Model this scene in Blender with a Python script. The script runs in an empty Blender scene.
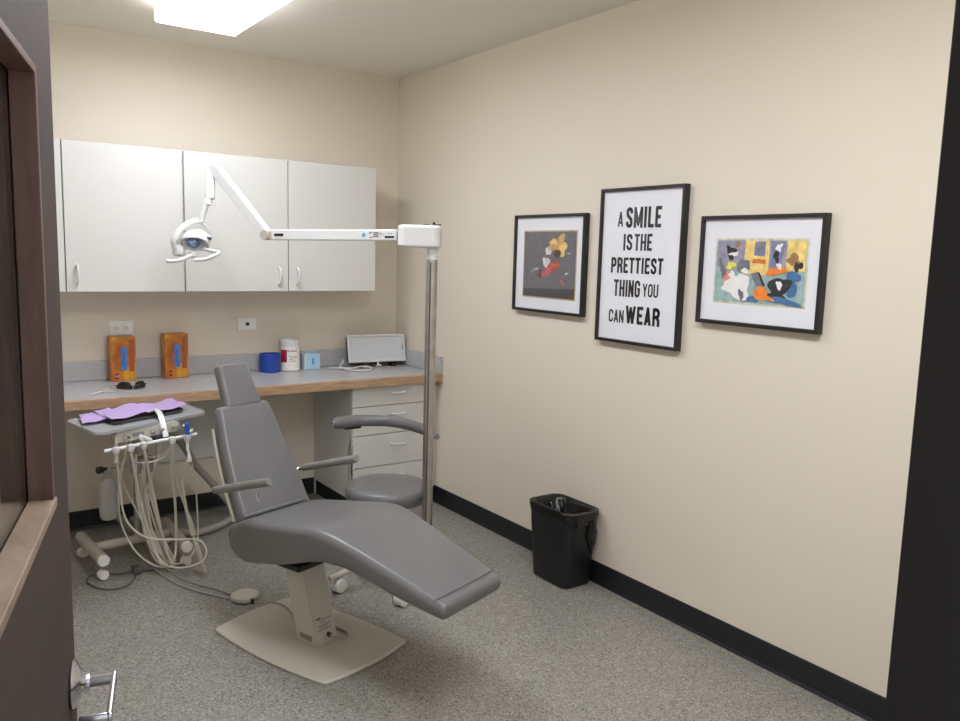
import bpy, bmesh, math, random
from mathutils import Vector, Matrix
random.seed(4)
C = bpy.context.scene.collection
V = Vector
PI = math.pi

# ------------------------------------------------------------------ materials
def lin(c):
    return tuple(((x/255)/12.92 if x/255 <= .04045 else ((x/255+.055)/1.055)**2.4) for x in c) + (1,)
def mat(name, col, rough=.5, metal=0, bump=0, bscale=200, var=0, vscale=8, coat=0, spec=.5, emis=None, estr=0, trans=0):
    m = bpy.data.materials.new(name); m.use_nodes = True
    nt = m.node_tree; b = nt.nodes['Principled BSDF']
    b.inputs['Base Color'].default_value = lin(col)
    b.inputs['Roughness'].default_value = rough
    b.inputs['Metallic'].default_value = metal
    b.inputs['Specular IOR Level'].default_value = spec
    b.inputs['Coat Weight'].default_value = coat
    b.inputs['Transmission Weight'].default_value = trans
    if emis:
        b.inputs['Emission Color'].default_value = lin(emis); b.inputs['Emission Strength'].default_value = estr
    tc = nt.nodes.new('ShaderNodeTexCoord')
    if bump:
        n = nt.nodes.new('ShaderNodeTexNoise'); n.inputs['Scale'].default_value = bscale; n.inputs['Detail'].default_value = 4
        nt.links.new(tc.outputs['Object'], n.inputs['Vector'])
        bp = nt.nodes.new('ShaderNodeBump'); bp.inputs['Strength'].default_value = bump; bp.inputs['Distance'].default_value = .002
        nt.links.new(n.outputs['Fac'], bp.inputs['Height']); nt.links.new(bp.outputs['Normal'], b.inputs['Normal'])
    if var:
        n = nt.nodes.new('ShaderNodeTexNoise'); n.inputs['Scale'].default_value = vscale; n.inputs['Detail'].default_value = 5
        nt.links.new(tc.outputs['Object'], n.inputs['Vector'])
        r = nt.nodes.new('ShaderNodeValToRGB')
        r.color_ramp.elements[0].position = .3; r.color_ramp.elements[1].position = .7
        lo = [max(0, x*(1-var)) for x in col]; hi = [min(255, x*(1+var)) for x in col]
        r.color_ramp.elements[0].color = lin(lo); r.color_ramp.elements[1].color = lin(hi)
        nt.links.new(n.outputs['Fac'], r.inputs['Fac']); nt.links.new(r.outputs['Color'], b.inputs['Base Color'])
    return m
def wood(name, c1, c2, scale=(1, 1, 1), rough=.5):
    m = mat(name, c1, rough); nt = m.node_tree; b = nt.nodes['Principled BSDF']
    tc = nt.nodes.new('ShaderNodeTexCoord'); mp = nt.nodes.new('ShaderNodeMapping'); mp.inputs['Scale'].default_value = scale
    n = nt.nodes.new('ShaderNodeTexNoise'); n.inputs['Scale'].default_value = 12; n.inputs['Detail'].default_value = 6; n.inputs['Distortion'].default_value = .6
    r = nt.nodes.new('ShaderNodeValToRGB'); r.color_ramp.elements[0].color = lin(c1); r.color_ramp.elements[1].color = lin(c2)
    r.color_ramp.elements[0].position = .35; r.color_ramp.elements[1].position = .65
    nt.links.new(tc.outputs['Object'], mp.inputs['Vector']); nt.links.new(mp.outputs['Vector'], n.inputs['Vector'])
    nt.links.new(n.outputs['Fac'], r.inputs['Fac']); nt.links.new(r.outputs['Color'], b.inputs['Base Color'])
    return m
def floor_mat():
    m = mat('speckled_vinyl', (150, 147, 140), .38); nt = m.node_tree; b = nt.nodes['Principled BSDF']
    tc = nt.nodes.new('ShaderNodeTexCoord')
    v = nt.nodes.new('ShaderNodeTexVoronoi'); v.inputs['Scale'].default_value = 210
    nt.links.new(tc.outputs['Object'], v.inputs['Vector'])
    sep = nt.nodes.new('ShaderNodeSeparateColor'); nt.links.new(v.outputs['Color'], sep.inputs['Color'])
    r = nt.nodes.new('ShaderNodeValToRGB'); cr = r.color_ramp; cr.interpolation = 'CONSTANT'
    cr.elements[0].position = 0; cr.elements[0].color = lin((92, 89, 84))
    cr.elements[1].position = .09; cr.elements[1].color = lin((124, 120, 111))
    for p, c in ((.26, (139, 136, 127)), (.62, (145, 142, 133)), (.85, (159, 156, 146)), (.95, (177, 174, 164))):
        e = cr.elements.new(p); e.color = lin(c)
    nt.links.new(sep.outputs['Red'], r.inputs['Fac'])
    n = nt.nodes.new('ShaderNodeTexNoise'); n.inputs['Scale'].default_value = 5
    nt.links.new(tc.outputs['Object'], n.inputs['Vector'])
    mr = nt.nodes.new('ShaderNodeMapRange'); mr.inputs['To Min'].default_value = .3; mr.inputs['To Max'].default_value = .5
    nt.links.new(n.outputs['Fac'], mr.inputs['Value']); nt.links.new(mr.outputs['Result'], b.inputs['Roughness'])
    nt.links.new(r.outputs['Color'], b.inputs['Base Color'])
    return m
def glass_mat(name, tint=(1, 1, 1, 1), ior=1.45):
    m = bpy.data.materials.new(name); m.use_nodes = True; nt = m.node_tree; nt.nodes.clear()
    o = nt.nodes.new('ShaderNodeOutputMaterial'); mx = nt.nodes.new('ShaderNodeMixShader')
    lw = nt.nodes.new('ShaderNodeLayerWeight'); pw = nt.nodes.new('ShaderNodeMath'); pw.operation = 'POWER'; pw.inputs[1].default_value = 5
    f = nt.nodes.new('ShaderNodeMath'); f.operation = 'MULTIPLY_ADD'; f.inputs[1].default_value = .95; f.inputs[2].default_value = .025
    nt.links.new(lw.outputs['Facing'], pw.inputs[0]); nt.links.new(pw.outputs[0], f.inputs[0])
    t = nt.nodes.new('ShaderNodeBsdfTransparent'); t.inputs['Color'].default_value = tint
    g = nt.nodes.new('ShaderNodeBsdfGlossy'); g.inputs['Roughness'].default_value = .02
    nt.links.new(f.outputs[0], mx.inputs['Fac']); nt.links.new(t.outputs['BSDF'], mx.inputs[1]); nt.links.new(g.outputs['BSDF'], mx.inputs[2])
    nt.links.new(mx.outputs['Shader'], o.inputs['Surface'])
    return m
M = dict(
    wall=mat('cream_wall_paint', (222, 212, 195), .62, bump=.25, bscale=160),
    ceil=mat('ceiling_paint', (236, 230, 218), .8, bump=.5, bscale=90),
    floor=floor_mat(),
    base=mat('black_vinyl_baseboard', (25, 26, 30), .45),
    lam=mat('white_laminate', (211, 210, 204), .42),
    lamshade=mat('cabinet_core', (150, 142, 128), .6),
    counter=mat('grey_laminate', (180, 179, 179), .28, var=.03, vscale=60),
    oak=wood('oak_edge', (160, 128, 98), (190, 158, 126), (1, 12, 12), .45),
    vinyl=mat('grey_vinyl', (108, 107, 107), .33, bump=.08, bscale=420, var=.03, vscale=5),
    armpad=mat('grey_rubber', (124, 122, 118), .5),
    cream=mat('cream_enamel', (190, 186, 172), .38),
    creamdk=mat('beige_plastic', (180, 174, 158), .5),
    white=mat('white_plastic', (216, 216, 214), .3),
    whitesh=mat('white_cap', (235, 233, 226), .4),
    chrome=mat('chrome', (220, 220, 222), .15, metal=1),
    steel=mat('brushed_steel', (186, 180, 172), .38, metal=1, var=.06, vscale=30),
    satin=mat('satin_steel', (190, 190, 195), .22, metal=1),
    black=mat('black_plastic', (22, 22, 23), .4),
    blackgl=mat('black_gloss', (20, 20, 22), .18),
    frame=mat('black_picture_frame', (28, 26, 26), .4),
    mat_=mat('white_mat_board', (232, 232, 236), .8),
    ink=mat('black_ink', (25, 25, 28), .7),
    blue=mat('blue_plastic', (34, 92, 176), .35),
    bluetape=mat('royal_blue_plastic', (28, 66, 160), .35),
    ltblue=mat('light_blue_card', (168, 208, 232), .6),
    midblue=mat('mid_blue_ink', (70, 150, 200), .6),
    nitrile=mat('blue_nitrile', (78, 128, 196), .55, var=.12, vscale=60),
    purple=mat('lilac_paper', (190, 166, 214), .85, bump=.2, bscale=300),
    tray=mat('dark_grey_tray', (74, 74, 78), .35),
    table=mat('grey_table_plastic', (158, 160, 162), .4),
    tube=mat('ivory_tubing', (222, 218, 202), .4),
    tubegrey=mat('grey_hose', (156, 152, 142), .5),
    darkcord=mat('dark_grey_cord', (84, 84, 82), .5),
    bottle=mat('translucent_bottle', (196, 196, 190), .35, trans=.25),
    red=mat('crimson_ink', (170, 25, 60), .5),
    pink=mat('pink_ink', (240, 120, 190), .5),
    orange_red=mat('red_orange_ink', (235, 80, 50), .5),
    darkred=mat('maroon_ink', (70, 10, 20), .5),
    door=mat('dark_brown_door_paint', (54, 42, 36), .72, bump=.15, bscale=120, var=.05, vscale=3, spec=.3),
    doorframe=mat('black_brown_frame_paint', (31, 28, 27), .6),
    stop=wood('brown_stained_stop', (74, 50, 40), (92, 64, 52), (6, 6, 1), .5),
    sill=wood('worn_wood_sill', (106, 88, 72), (136, 115, 96), (3, 1, 3), .6),
    glass=glass_mat('window_glass', (.93, .97, .95, 1)),
    picglass=glass_mat('picture_glass'),
    lens=mat('lamp_lens', (150, 175, 215), .08, metal=.8),
    darklens=glass_mat('clear_film', (.95, .95, .97, 1)),
    opal=mat('opal_panel', (200, 203, 206), .35),
    liner=mat('black_bin_liner', (14, 14, 15), .22, bump=1.0, bscale=40),
    bin=mat('black_bin_plastic', (20, 20, 22), .42),
    label=mat('grey_label', (130, 126, 116), .5),
    labelink=mat('label_ink', (90, 90, 92), .6),
    navy=mat('navy_ink', (50, 60, 110), .5),
    diffuser=mat('lit_diffuser', (255, 255, 255), .5, emis=(236, 240, 250), estr=8.8),
    diffuser2=mat('strong_lit_diffuser', (255, 255, 255), .5, emis=(236, 240, 250), estr=11.5),  # emission set above the other fixture's to brighten the near right wall
    lens_side=mat('lit_lens_side', (255, 255, 255), .5, emis=(238, 240, 246), estr=3.2),
    lightbody=mat('light_fixture_body', (240, 240, 236), .4),
)
def glovecard():
    m = mat('orange_printed_card', (190, 120, 40), .45); nt = m.node_tree; b = nt.nodes['Principled BSDF']
    tc = nt.nodes.new('ShaderNodeTexCoord'); n = nt.nodes.new('ShaderNodeTexNoise'); n.inputs['Scale'].default_value = 16; n.inputs['Detail'].default_value = 3
    mp = nt.nodes.new('ShaderNodeMapping'); mp.inputs['Scale'].default_value = (1, 1, .55)
    r = nt.nodes.new('ShaderNodeValToRGB'); cr = r.color_ramp
    cr.elements[0].position = .3; cr.elements[0].color = lin((140, 70, 30)); cr.elements[1].position = .72; cr.elements[1].color = lin((222, 170, 50))
    e = cr.elements.new(.5); e.color = lin((190, 112, 36))
    nt.links.new(tc.outputs['Object'], mp.inputs['Vector']); nt.links.new(mp.outputs['Vector'], n.inputs['Vector']); nt.links.new(n.outputs['Fac'], r.inputs['Fac']); nt.links.new(r.outputs['Color'], b.inputs['Base Color'])
    return m
M['glove'] = glovecard()

# ------------------------------------------------------------------ mesh helpers
def thing(name, label, cat, loc, group=None, kind=None):
    o = bpy.data.objects.new(name, None); C.objects.link(o); o.location = loc; o.empty_display_size = .05
    if label: o['label'] = label
    if cat: o['category'] = cat
    if group: o['group'] = group
    if kind: o['kind'] = kind
    return o
def tag(o, label=None, cat=None, group=None, kind=None):
    if label: o['label'] = label
    if cat: o['category'] = cat
    if group: o['group'] = group
    if kind: o['kind'] = kind
    return o
def wloc(o):
    p = V((0, 0, 0))
    while o: p += o.location; o = o.parent
    return p
def catmull(pts, n=6):
    pts = [V(p) for p in pts]
    if len(pts) < 3: return pts
    P = [pts[0]*2-pts[1]] + pts + [pts[-1]*2-pts[-2]]
    out = []
    for i in range(1, len(P)-2):
        a, b, c, d = P[i-1:i+3]
        for k in range(n):
            t = k/n
            out.append(.5*((2*b)+(c-a)*t+(2*a-5*b+4*c-d)*t*t+(3*b-a-3*c+d)*t**3))
    out.append(pts[-1])
    return out
class MB:
    def __init__(s): s.b = bmesh.new(); s.mi = 0
    def face(s, vs):
        try:
            f = s.b.faces.new(vs); f.material_index = s.mi; return f
        except ValueError: return None
    def ring(s, pts): return [s.b.verts.new(p) for p in pts]
    def loft(s, rings, cap=True, closed=True):
        R = [s.ring(r) for r in rings]; n = len(R[0])
        for a, b in zip(R, R[1:]):
            for i in range(n if closed else n-1):
                j = (i+1) % n; s.face((a[i], a[j], b[j], b[i]))
        if cap: s.face(list(reversed(R[0]))); s.face(R[-1])
        return s
    def box(s, c, d, r=.003, rot=None, seg=2):
        b = bmesh.new(); bmesh.ops.create_cube(b, size=1)
        for v in b.verts: v.co = V((v.co.x*d[0], v.co.y*d[1], v.co.z*d[2]))
        r = min(r, min(d)*.45)
        if r > 0: bmesh.ops.bevel(b, geom=b.edges[:], offset=r, segments=seg, profile=.5, affect='EDGES')
        X = (rot.to_4x4() if rot else Matrix.Identity(4)); X = Matrix.Translation(V(c)) @ X
        s.merge(b, X); return s
    def merge(s, b, X=Matrix.Identity(4)):
        m = {v: s.b.verts.new(X @ v.co) for v in b.verts}
        for f in b.faces: s.face([m[v] for v in f.verts])
        b.free()
    def tube(s, pts, r, seg=10, smooth=0, cap=True, flat=1):
        pts = catmull(pts, smooth) if smooth else [V(p) for p in pts]
        n = len(pts); rad = (lambda i: r) if not isinstance(r, (list, tuple)) else (lambda i: (lambda q: r[int(q)]+(r[min(int(q)+1, len(r)-1)]-r[int(q)])*(q-int(q)))(i*(len(r)-1)/(n-1)))
        t0 = (pts[1]-pts[0]).normalized(); u = t0.orthogonal().normalized(); rings = []
        for i, p in enumerate(pts):
            t = (pts[min(i+1, n-1)]-pts[max(i-1, 0)]).normalized()
            u = (u-t*u.dot(t)).normalized(); w = t.cross(u)
            rings.append([p+(u*math.cos(a)+w*math.sin(a)*flat)*rad(i) for a in [2*PI*k/seg for k in range(seg)]])
        s.loft(rings, cap); return s
    def lathe(s, prof, c=(0, 0, 0), axis=(0, 0, 1), seg=32):
        ax = V(axis).normalized(); u = ax.orthogonal().normalized(); w = ax.cross(u); c = V(c)
        rings = [[c+ax*z+(u*math.cos(2*PI*k/seg)+w*math.sin(2*PI*k/seg))*max(r, 1e-5) for k in range(seg)] for r, z in prof]
        s.loft(rings, True); return s
    def prism(s, poly, up, base=None):
        a = [V(p) for p in poly]; s.loft([a, [p+V(up) for p in a]]); return s
    def build(s, name, m, parent=None, smooth=True, ang=40, bev=0):
        b = s.b
        bmesh.ops.remove_doubles(b, verts=b.verts, dist=1e-6)
        bmesh.ops.recalc_face_normals(b, faces=b.faces)
        off = wloc(parent) if parent else None
        if off is None:
            lo = V([min(v.co[i] for v in b.verts) for i in range(3)]); hi = V([max(v.co[i] for v in b.verts) for i in range(3)])
            off = V(((lo.x+hi.x)/2, (lo.y+hi.y)/2, lo.z))
        for v in b.verts: v.co -= off
        if smooth:
            for f in b.faces: f.smooth = True
            for e in b.edges:
                if len(e.link_faces) != 2: continue
                a_ = e.calc_face_angle(0); A_ = sorted(f.calc_area() for f in e.link_faces)
                if a_ > math.radians(ang) or (a_ > math.radians(12) and A_[1] > 6*A_[0] and A_[1] > 4e-5): e.smooth = False
        me = bpy.data.meshes.new(name); b.to_mesh(me); b.free()
        for mm in (m if isinstance(m, (list, tuple)) else [m]): me.materials.append(mm)
        o = bpy.data.objects.new(name, me); C.objects.link(o)
        if parent: o.parent = parent
        else: o.location = off
        return o
def rrect(c, u, v, w, h, r, seg=5):
    """rounded rectangle ring: centre c, axes u, v, half sizes w, h"""
    r = min(r, w*.999, h*.999); out = []
    for sx, sy, a0 in ((1, 1, 0), (-1, 1, PI/2), (-1, -1, PI), (1, -1, 3*PI/2)):
        for k in range(seg+1):
            a = a0+PI/2*k/seg
            out.append(c+u*(sx*(w-r)+r*math.cos(a))+v*(sy*(h-r)+r*math.sin(a)))
    return out
def rot(ax, deg): return Matrix.Rotation(math.radians(deg), 3, ax)
def boxrot(xaxis, zaxis=(0, 0, 1)):
    x = V(xaxis).normalized(); z = V(zaxis); z = (z-x*z.dot(x)).normalized(); y = z.cross(x)
    return Matrix((x, y, z)).transposed()
def struct(name, mb, m, parent=None, **k):
    o = mb.build(name, m, parent, **k)
    if not parent: o['kind'] = 'structure'
    return o

XR, YB, H = 2.40, 4.33, 2.44      # right wall, back wall, ceiling
XL, YF = -.40, .361               # left wall, door wall (room side)

# ------------------------------------------------------------------ setting
struct('floor', MB().box(((XL+XR)/2, 1.5, -.05), (XR-XL+.3, 6.0, .1), 0), M['floor'])
struct('ceiling', MB().box(((XL+XR)/2, (YB+.24)/2, H+.05), (XR-XL+.3, YB-.24+.2, .1), 0), M['ceil'])
struct('wall_right', MB().box((XR+.06, (YB+.24)/2, H/2), (.12, YB-.24+.2, H), 0), M['wall'])
struct('wall_back', MB().box(((XL+XR)/2, YB+.06, H/2), (XR-XL, .12, H), 0), M['wall'])
struct('wall_left', MB().box((XL-.06, (YB+.24)/2, H/2), (.12, YB-.24+.2, H), 0), M['wall'])
wf = MB(); wf.box(((XL-.11)/2, .30, H/2), (-.11-XL, .12, H), 0); wf.box(((.79+XR)/2, .30, H/2), (XR-.79, .12, H), 0); wf.box((.34, .30, (2.13+H)/2), (.90, .12, H-2.13), 0)
struct('wall_front', wf, M['wall'])
tf = MB()
tf.box((.765, .298, 1.065), (.05, .13, 2.13), .002); tf.box((-.085, .298, 1.065), (.05, .13, 2.13), .002); tf.box((.34, .298, 2.105), (.80, .13, .05), .002)
struct('trim_1', tf, M['doorframe'], smooth=False)
def baseb(name, a, b, nrm):
    a = V(a); b = V(b); n = V(nrm); u = (b-a).normalized(); L = (b-a).length
    m = MB(); prof = [(0, 0), (.012, 0), (.006, .012), (.004, .09), (.0015, .096), (0, .096)]
    m.loft([[p+n*x+V((0, 0, z)) for x, z in prof] for p in (a, b)])
    return struct(name, m, M['base'], ang=20)
baseb('baseboard_right', (XR-.0005, .362, .0005), (XR-.0005, YB-.002, .0005), (-1, 0, 0))
baseb('baseboard_back', (XL+.002, YB-.0005, .0005), (1.862, YB-.0005, .0005), (0, -1, 0))
baseb('baseboard_left', (XL+.0005, .362, .0005), (XL+.0005, YB-.014, .0005), (1, 0, 0))

# ceiling lights
def fixture(yc, label, dm, L=1.22):
    cl = thing('ceiling_light', label, 'ceiling light', (1.055, yc, H), 'fluorescent fixtures on the ceiling')
    m = MB(); m.box((1.055, yc, H-.012), (.30, L-.02, .022), .002); m.build('housing', M['lightbody'], cl)
    m = MB(); prof = [(-.172, -.02), (-.172, -.068), (-.166, -.076), (.166, -.076), (.172, -.068), (.172, -.02)]
    m.loft([[V((1.055+x, y, H+z)) for x, z in prof] for y in (yc-L/2+.004, yc+L/2-.004)]); df = m.build('diffuser', [M[dm], M['lens_side']], cl, smooth=False)
    for p_ in df.data.polygons: p_.material_index = 0 if p_.normal.z < -.9 else 1
    for y in (yc-L/2, yc+L/2):
        m = MB(); m.loft([[V((1.055+x*1.01, y+d, H+z*1.0)) for x, z in ((-.172, -.001), (-.172, -.068), (-.166, -.077), (.166, -.077), (.172, -.068), (.172, -.001))] for d in (-.004, .004)])
        m.build('end_cap', M['lens_side'], cl, smooth=False)
fixture(3.10, 'lit fluorescent fixture on the ceiling in front of the wall cabinets', 'diffuser')
fixture(1.05, 'lit fluorescent fixture on the ceiling just inside the doorway, above the viewer', 'diffuser2')

# ------------------------------------------------------------------ door (opened into the room)
u = V((.238, .971, 0)).normalized(); nn = V((.971, -.238, 0)).normalized(); E = V((.132, 1.02, 0))
W = .75; Z0, Z1 = .012, 2.10; WU0, WU1, WZ0, WZ1 = -W+.12, -.118, 1.157, 1.594
dr = thing('door_1', None, None, E-u*W*.5, kind='structure')
RD = boxrot(u)
def dbox(m, u0, u1, o0, o1, z0, z1, r=.001):
    c = E+u*((u0+u1)/2)+nn*((o0+o1)/2)+V((0, 0, (z0+z1)/2)); m.box(c, (abs(u1-u0), abs(o1-o0), abs(z1-z0)), r, RD); return m
m = MB(); dbox(m, WU1, 0, -.045, 0, Z0, Z1, 0); dbox(m, -W, WU0, -.045, 0, Z0, Z1, 0); dbox(m, WU0, WU1, -.045, 0, Z0, WZ0, 0); dbox(m, WU0, WU1, -.045, 0, WZ1, Z1, 0)
m.build('door_panel', M['door'], dr)
m = MB()
dbox(m, WU1-.010, WU1, -.022, .001, WZ0, WZ1); dbox(m, WU0, WU0+.01, -.022, .001, WZ0, WZ1); dbox(m, WU0, WU1, -.022, .001, WZ1-.008, WZ1)
dbox(m, WU1-.012, WU1, -.046, -.028, WZ0, WZ1); dbox(m, WU0, WU0+.012, -.046, -.028, WZ0, WZ1); dbox(m, WU0, WU1, -.046, -.028, WZ1-.01, WZ1)
m.build('glazing_stop', M['stop'], dr)
m = MB(); dbox(m, WU0, WU1+.001, -.022, .003, WZ0, WZ0+.010); dbox(m, WU0, WU1, -.046, -.028, WZ0, WZ0+.012); m.build('window_ledge', M['sill'], dr)
m = MB(); dbox(m, WU0+.002, WU1-.002, -.0265, -.0225, WZ0+.002, WZ1-.002, 0); m.build('glass_pane', M['glass'], dr)
HZ, HU = .923, -.047
hc = E+u*HU+V((0, 0, HZ))
m = MB(); m.lathe([(.027, 0), (.028, .003), (.026, .006), (.018, .010), (.012, .014), (.010, .02)], hc, nn)
rs = m.build('handle_rosette', M['satin'], dr)
m = MB(); m.box(hc+nn*.030, (.012, .036, .011), .003, boxrot(u)); m.build('handle_neck', M['satin'], dr)
m = MB(); lv = [hc+nn*.043+u*.008, hc+nn*.0465-u*.03, hc+nn*.0465-u*.085, hc+nn*.045-u*.098]
m.box(hc+nn*.0455-u*.0405, (.095, .006, .011), .002, boxrot(u)); m.box(hc+nn*.031-u*.0845, (.007, .030, .010), .002, boxrot(u))
m.build('handle_lever', M['satin'], dr)

# ------------------------------------------------------------------ upper cabinets
def wire_pull(c, axis, out, span, parent, m_=None):
    a = V(axis); o = V(out); c = V(c); h = span/2
    m = MB(); m.tube([c-a*h, c-a*h*.98+o*.012, c-a*h*.8+o*.026, c-a*h*.45+o*.034, c+a*h*.45+o*.034, c+a*h*.8+o*.026, c+a*h*.98+o*.012, c+a*h], .0056, 8, 3)
    return m.build('handle', m_ or M['white'], parent)
UY, UZ0, UZ1 = 4.02, 1.208, 1.879
def upper(x0, x1, doors, label):
    t = thing('wall_cabinet', label, 'cabinet', ((x0+x1)/2, YB-.155, UZ0), 'white wall cabinets above the counter')
    m = MB(); m.box(((x0+x1)/2, (UY+.02+YB)/2, (UZ0+UZ1)/2), (x1-x0-.001, YB-UY-.022, UZ1-UZ0), .001); m.build('body', M['lam'], t)
    for a, b, hx in doors:
        m = MB(); m.box(((a+b)/2, UY+.0095, (UZ0+UZ1)/2), (b-a-.005, .018, UZ1-UZ0-.003), .0015); d = m.build('door', M['lam'], t)
        if hx: wire_pull((hx, UY+.0005, 1.288), (0, 0, 1), (0, -1, 0), .085, d)
upper(1.065, 2.098, ((1.067, 1.589, 1.535), (1.589, 2.096, 1.634)), 'white wall cabinet behind the lamp arm, its two handles side by side')
upper(.028, 1.0645, ((.03, .5475, .50), (.5475, 1.063, .593)), 'white wall cabinet beside the open door, one handle showing at lower left')

# ------------------------------------------------------------------ counter
CT = .756; CX0 = XL+.002; CX1 = XR-.001; CF = 3.778
ct = thing('countertop', 'long grey laminate countertop with oak front edge and backsplash', 'countertop', ((CX0+CX1)/2, 4.05, CT-.045))
m = MB(); m.box(((CX0+CX1)/2, (CF+.02+YB)/2, CT-.0225), (CX1-CX0, YB-.001-CF-.02, .045), .001); m.build('laminate_top', M['counter'], ct)
m = MB(); m.box(((CX0+CX1)/2, CF+.0095, CT-.0235), (CX1-CX0, .019, .047), .004); m.build('front_edge', M['oak'], ct)
m = MB(); m.box(((CX0+CX1)/2, YB-.011, CT+.049), (CX1-CX0, .018, .096), .002); m.build('backsplash', M['counter'], ct)
m = MB(); m.box((CX1-.010, (CF+YB-.02)/2, CT+.049), (.018, YB-.022-CF, .096), .002); m.build('side_splash', M['counter'], ct)

db = thing('drawer_cabinet', 'white four-drawer base cabinet under the right end of the counter', 'cabinet', (2.12, 4.07, 0))
DF = 3.82
m = MB(); m.box(((1.862+2.372)/2, (DF+.02+YB-.002)/2, (.088+.709)/2), (.51, YB-.002-DF-.02, .709-.088), .001)
m.build('body', M['lam'], db)
m = MB(); m.box(((1.87+2.372)/2, (DF+.07+YB-.014)/2, .0445), (.50, YB-.014-DF-.07, .087), .001); m.build('toe_kick', M['base'], db)
m = MB(); m.box((2.3855, DF+.03, (.088+.709)/2), (.025, .018, .615), .001); m.build('filler_strip', M['lam'], db)
m = MB(); m.box((2.3855, DF+.075, .045), (.025, .012, .088), .001); m.build('toe_kick', M['base'], db)
zs = [.706, .598, .440, .262, .090]
for i in range(4):
    m = MB(); m.box(((1.863+2.371)/2, DF+.0095, (zs[i]+zs[i+1])/2), (.508, .018, zs[i]-zs[i+1]-.004), .0015); d = m.build('drawer', M['lam'], db)
    wire_pull((2.135, DF+.0005, [.668, .550, .382, .208][i]), (1, 0, 0), (0, -1, 0), .088, d)
pl = MB(); pl.box((1.26, YB-.0125, .50), (.56, .024, .40), .002)
tag(pl.build('access_panel', M['lam']), 'pale laminate panel on the wall under the counter behind the chair back', 'panel')

# wall plates
op = thing('power_outlet', 'white double power outlet plate on the wall above the left glove box', 'outlet', (.828, YB, .98))
m = MB(); m.box((.828, YB-.004, 1.012), (.115, .006, .072), .003); m.build('cover_plate', M['lightbody'], op)
for dx in (-.022, .022):
    m = MB(); m.lathe([(.0165, 0), (.0165, .003), (.015, .0035)], (.828+dx, YB-.007, 1.012), (0, -1, 0), 20); s_ = m.build('socket', M['lightbody'], op)
    m = MB()
    for ddz in (-.006, .006): m.box((.828+dx-.003, YB-.0108, 1.012+ddz), (.008, .001, .0022), 0)
    m.lathe([(.0028, 0), (.0028, .001)], (.828+dx+.008, YB-.0103, 1.012), (0, -1, 0), 10); m.build('slot', M['ink'], s_)
jp = thing('wall_jack', 'small white wall plate with one black round jack, above the chair headrest', 'wall plate', (1.470, YB, .985))
m = MB(); m.box((1.470, YB-.004, 1.015), (.105, .006, .068), .003); m.build('cover_plate', M['lightbody'], jp)
m = MB(); m.lathe([(.010, 0), (.010, .005), (.006, .006)], (1.472, YB-.0065, 1.015), (0, -1, 0), 16); m.build('jack', M['black'], jp)

# ------------------------------------------------------------------ things on the counter
def glove_box(x0, x1, ztop, tint, label, tilt):
    xc = (x0+x1)/2; w = x1-x0; yf, yb = 4.226, 4.302
    t = thing('glove_box', label, 'glove box', (xc, (yf+yb)/2, CT+.001), 'orange glove boxes on the counter')
    h = ztop-CT-.001; zc = CT+.001+h/2
    m = MB(); m.box((xc, (yf+yb)/2, zc), (w, yb-yf, h), .002); m.build('carton', M['glove'], t)
    m = MB(); m.box((xc+w*.33, yf-.0005, zc+h*.08), (w*.2, .0012, h*.74), 0); m.build('side_stripe', M['stripe'], t)
    c = V((xc+.003, yf-.0012, zc+.003)); m = MB(); m.loft([rrect(c+V((0, d, 0)), V((1, 0, 0)), V((0, 0, 1)), w*.125, h*.26, w*.06) for d in (.001, -.0015)]); m.build('opening', M['nitrile'], t)
    m = MB(); m.tube([c+V((-.004, -.001, h*.2)), c+V((.003, -.006, .02)), c+V((-.002, -.006, -.02)), c+V((.002, -.001, -h*.2))], [.004, .009], 8, 4); m.build('glove', M['nitrile'], t)
    lx, lz = xc-w*.27, CT+h*.12
    m = MB(); m.box((lx, yf-.0008, lz), (w*.12, .0012, h*.13), 0); m.mi = 1; m.lathe([(w*.055, 0), (w*.055, .001)], (lx, yf-.0012, lz), (0, -1, 0), 14); m.build('logo', [M['darkred'], tint], t)
    m = MB(); m.box((xc-w*.36, yf-.0006, zc+h*.37), (w*.05, .001, h*.09), 0); m.build('printed_mark', M['stripe'], t)
M['stripe'] = mat('red_brown_print', (158, 84, 42), .5, var=.12, vscale=50)
glove_box(.758, .874, .975, M['pink'], 'orange glove box with blue gloves showing, nearest the door, with pink mark', 0)
glove_box(1.012, 1.128, .982, M['orange_red'], 'orange glove box with blue gloves showing, right of the other, with red mark', 0)

sg = thing('sunglasses', 'dark wraparound sunglasses lying on the counter edge behind the cart', 'sunglasses', (.80, 3.99, CT+.001))
for sx in (-1, 1):
    m = MB(); rings = []
    cx = .802+sx*.033
    for k in range(9):           # curved lens leaning back
        a = -1+2*k/8; hh = .021*math.sqrt(max(0, 1-abs(a)**2.6))+.002
        x = cx+a*.031; y = 3.945+(.5*(x-.802)**2/.07*1.6)
        hh *= 1.45; rings.append([V((x, y, CT+.004)), V((x, y+.004, CT+.004)), V((x, y+.012, CT+.0045+hh)), V((x, y+.008, CT+.0045+hh))])
    m.loft(rings); m.build('lens', M['blackgl'], sg)
m = MB(); m.tube([(.777, 3.950, CT+.024), (.802, 3.946, CT+.018), (.827, 3.950, CT+.024)], .0035, 8, 4); m.build('bridge', M['black'], sg)
for sx in (-1, 1):
    m = MB(); m.tube([(.802+sx*.064, 3.985, CT+.020), (.802+sx*.062, 4.03, CT+.013), (.802+sx*.045, 4.075, CT+.0045)], .003, 8, 4); m.build('temple', M['black'], sg)

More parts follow.
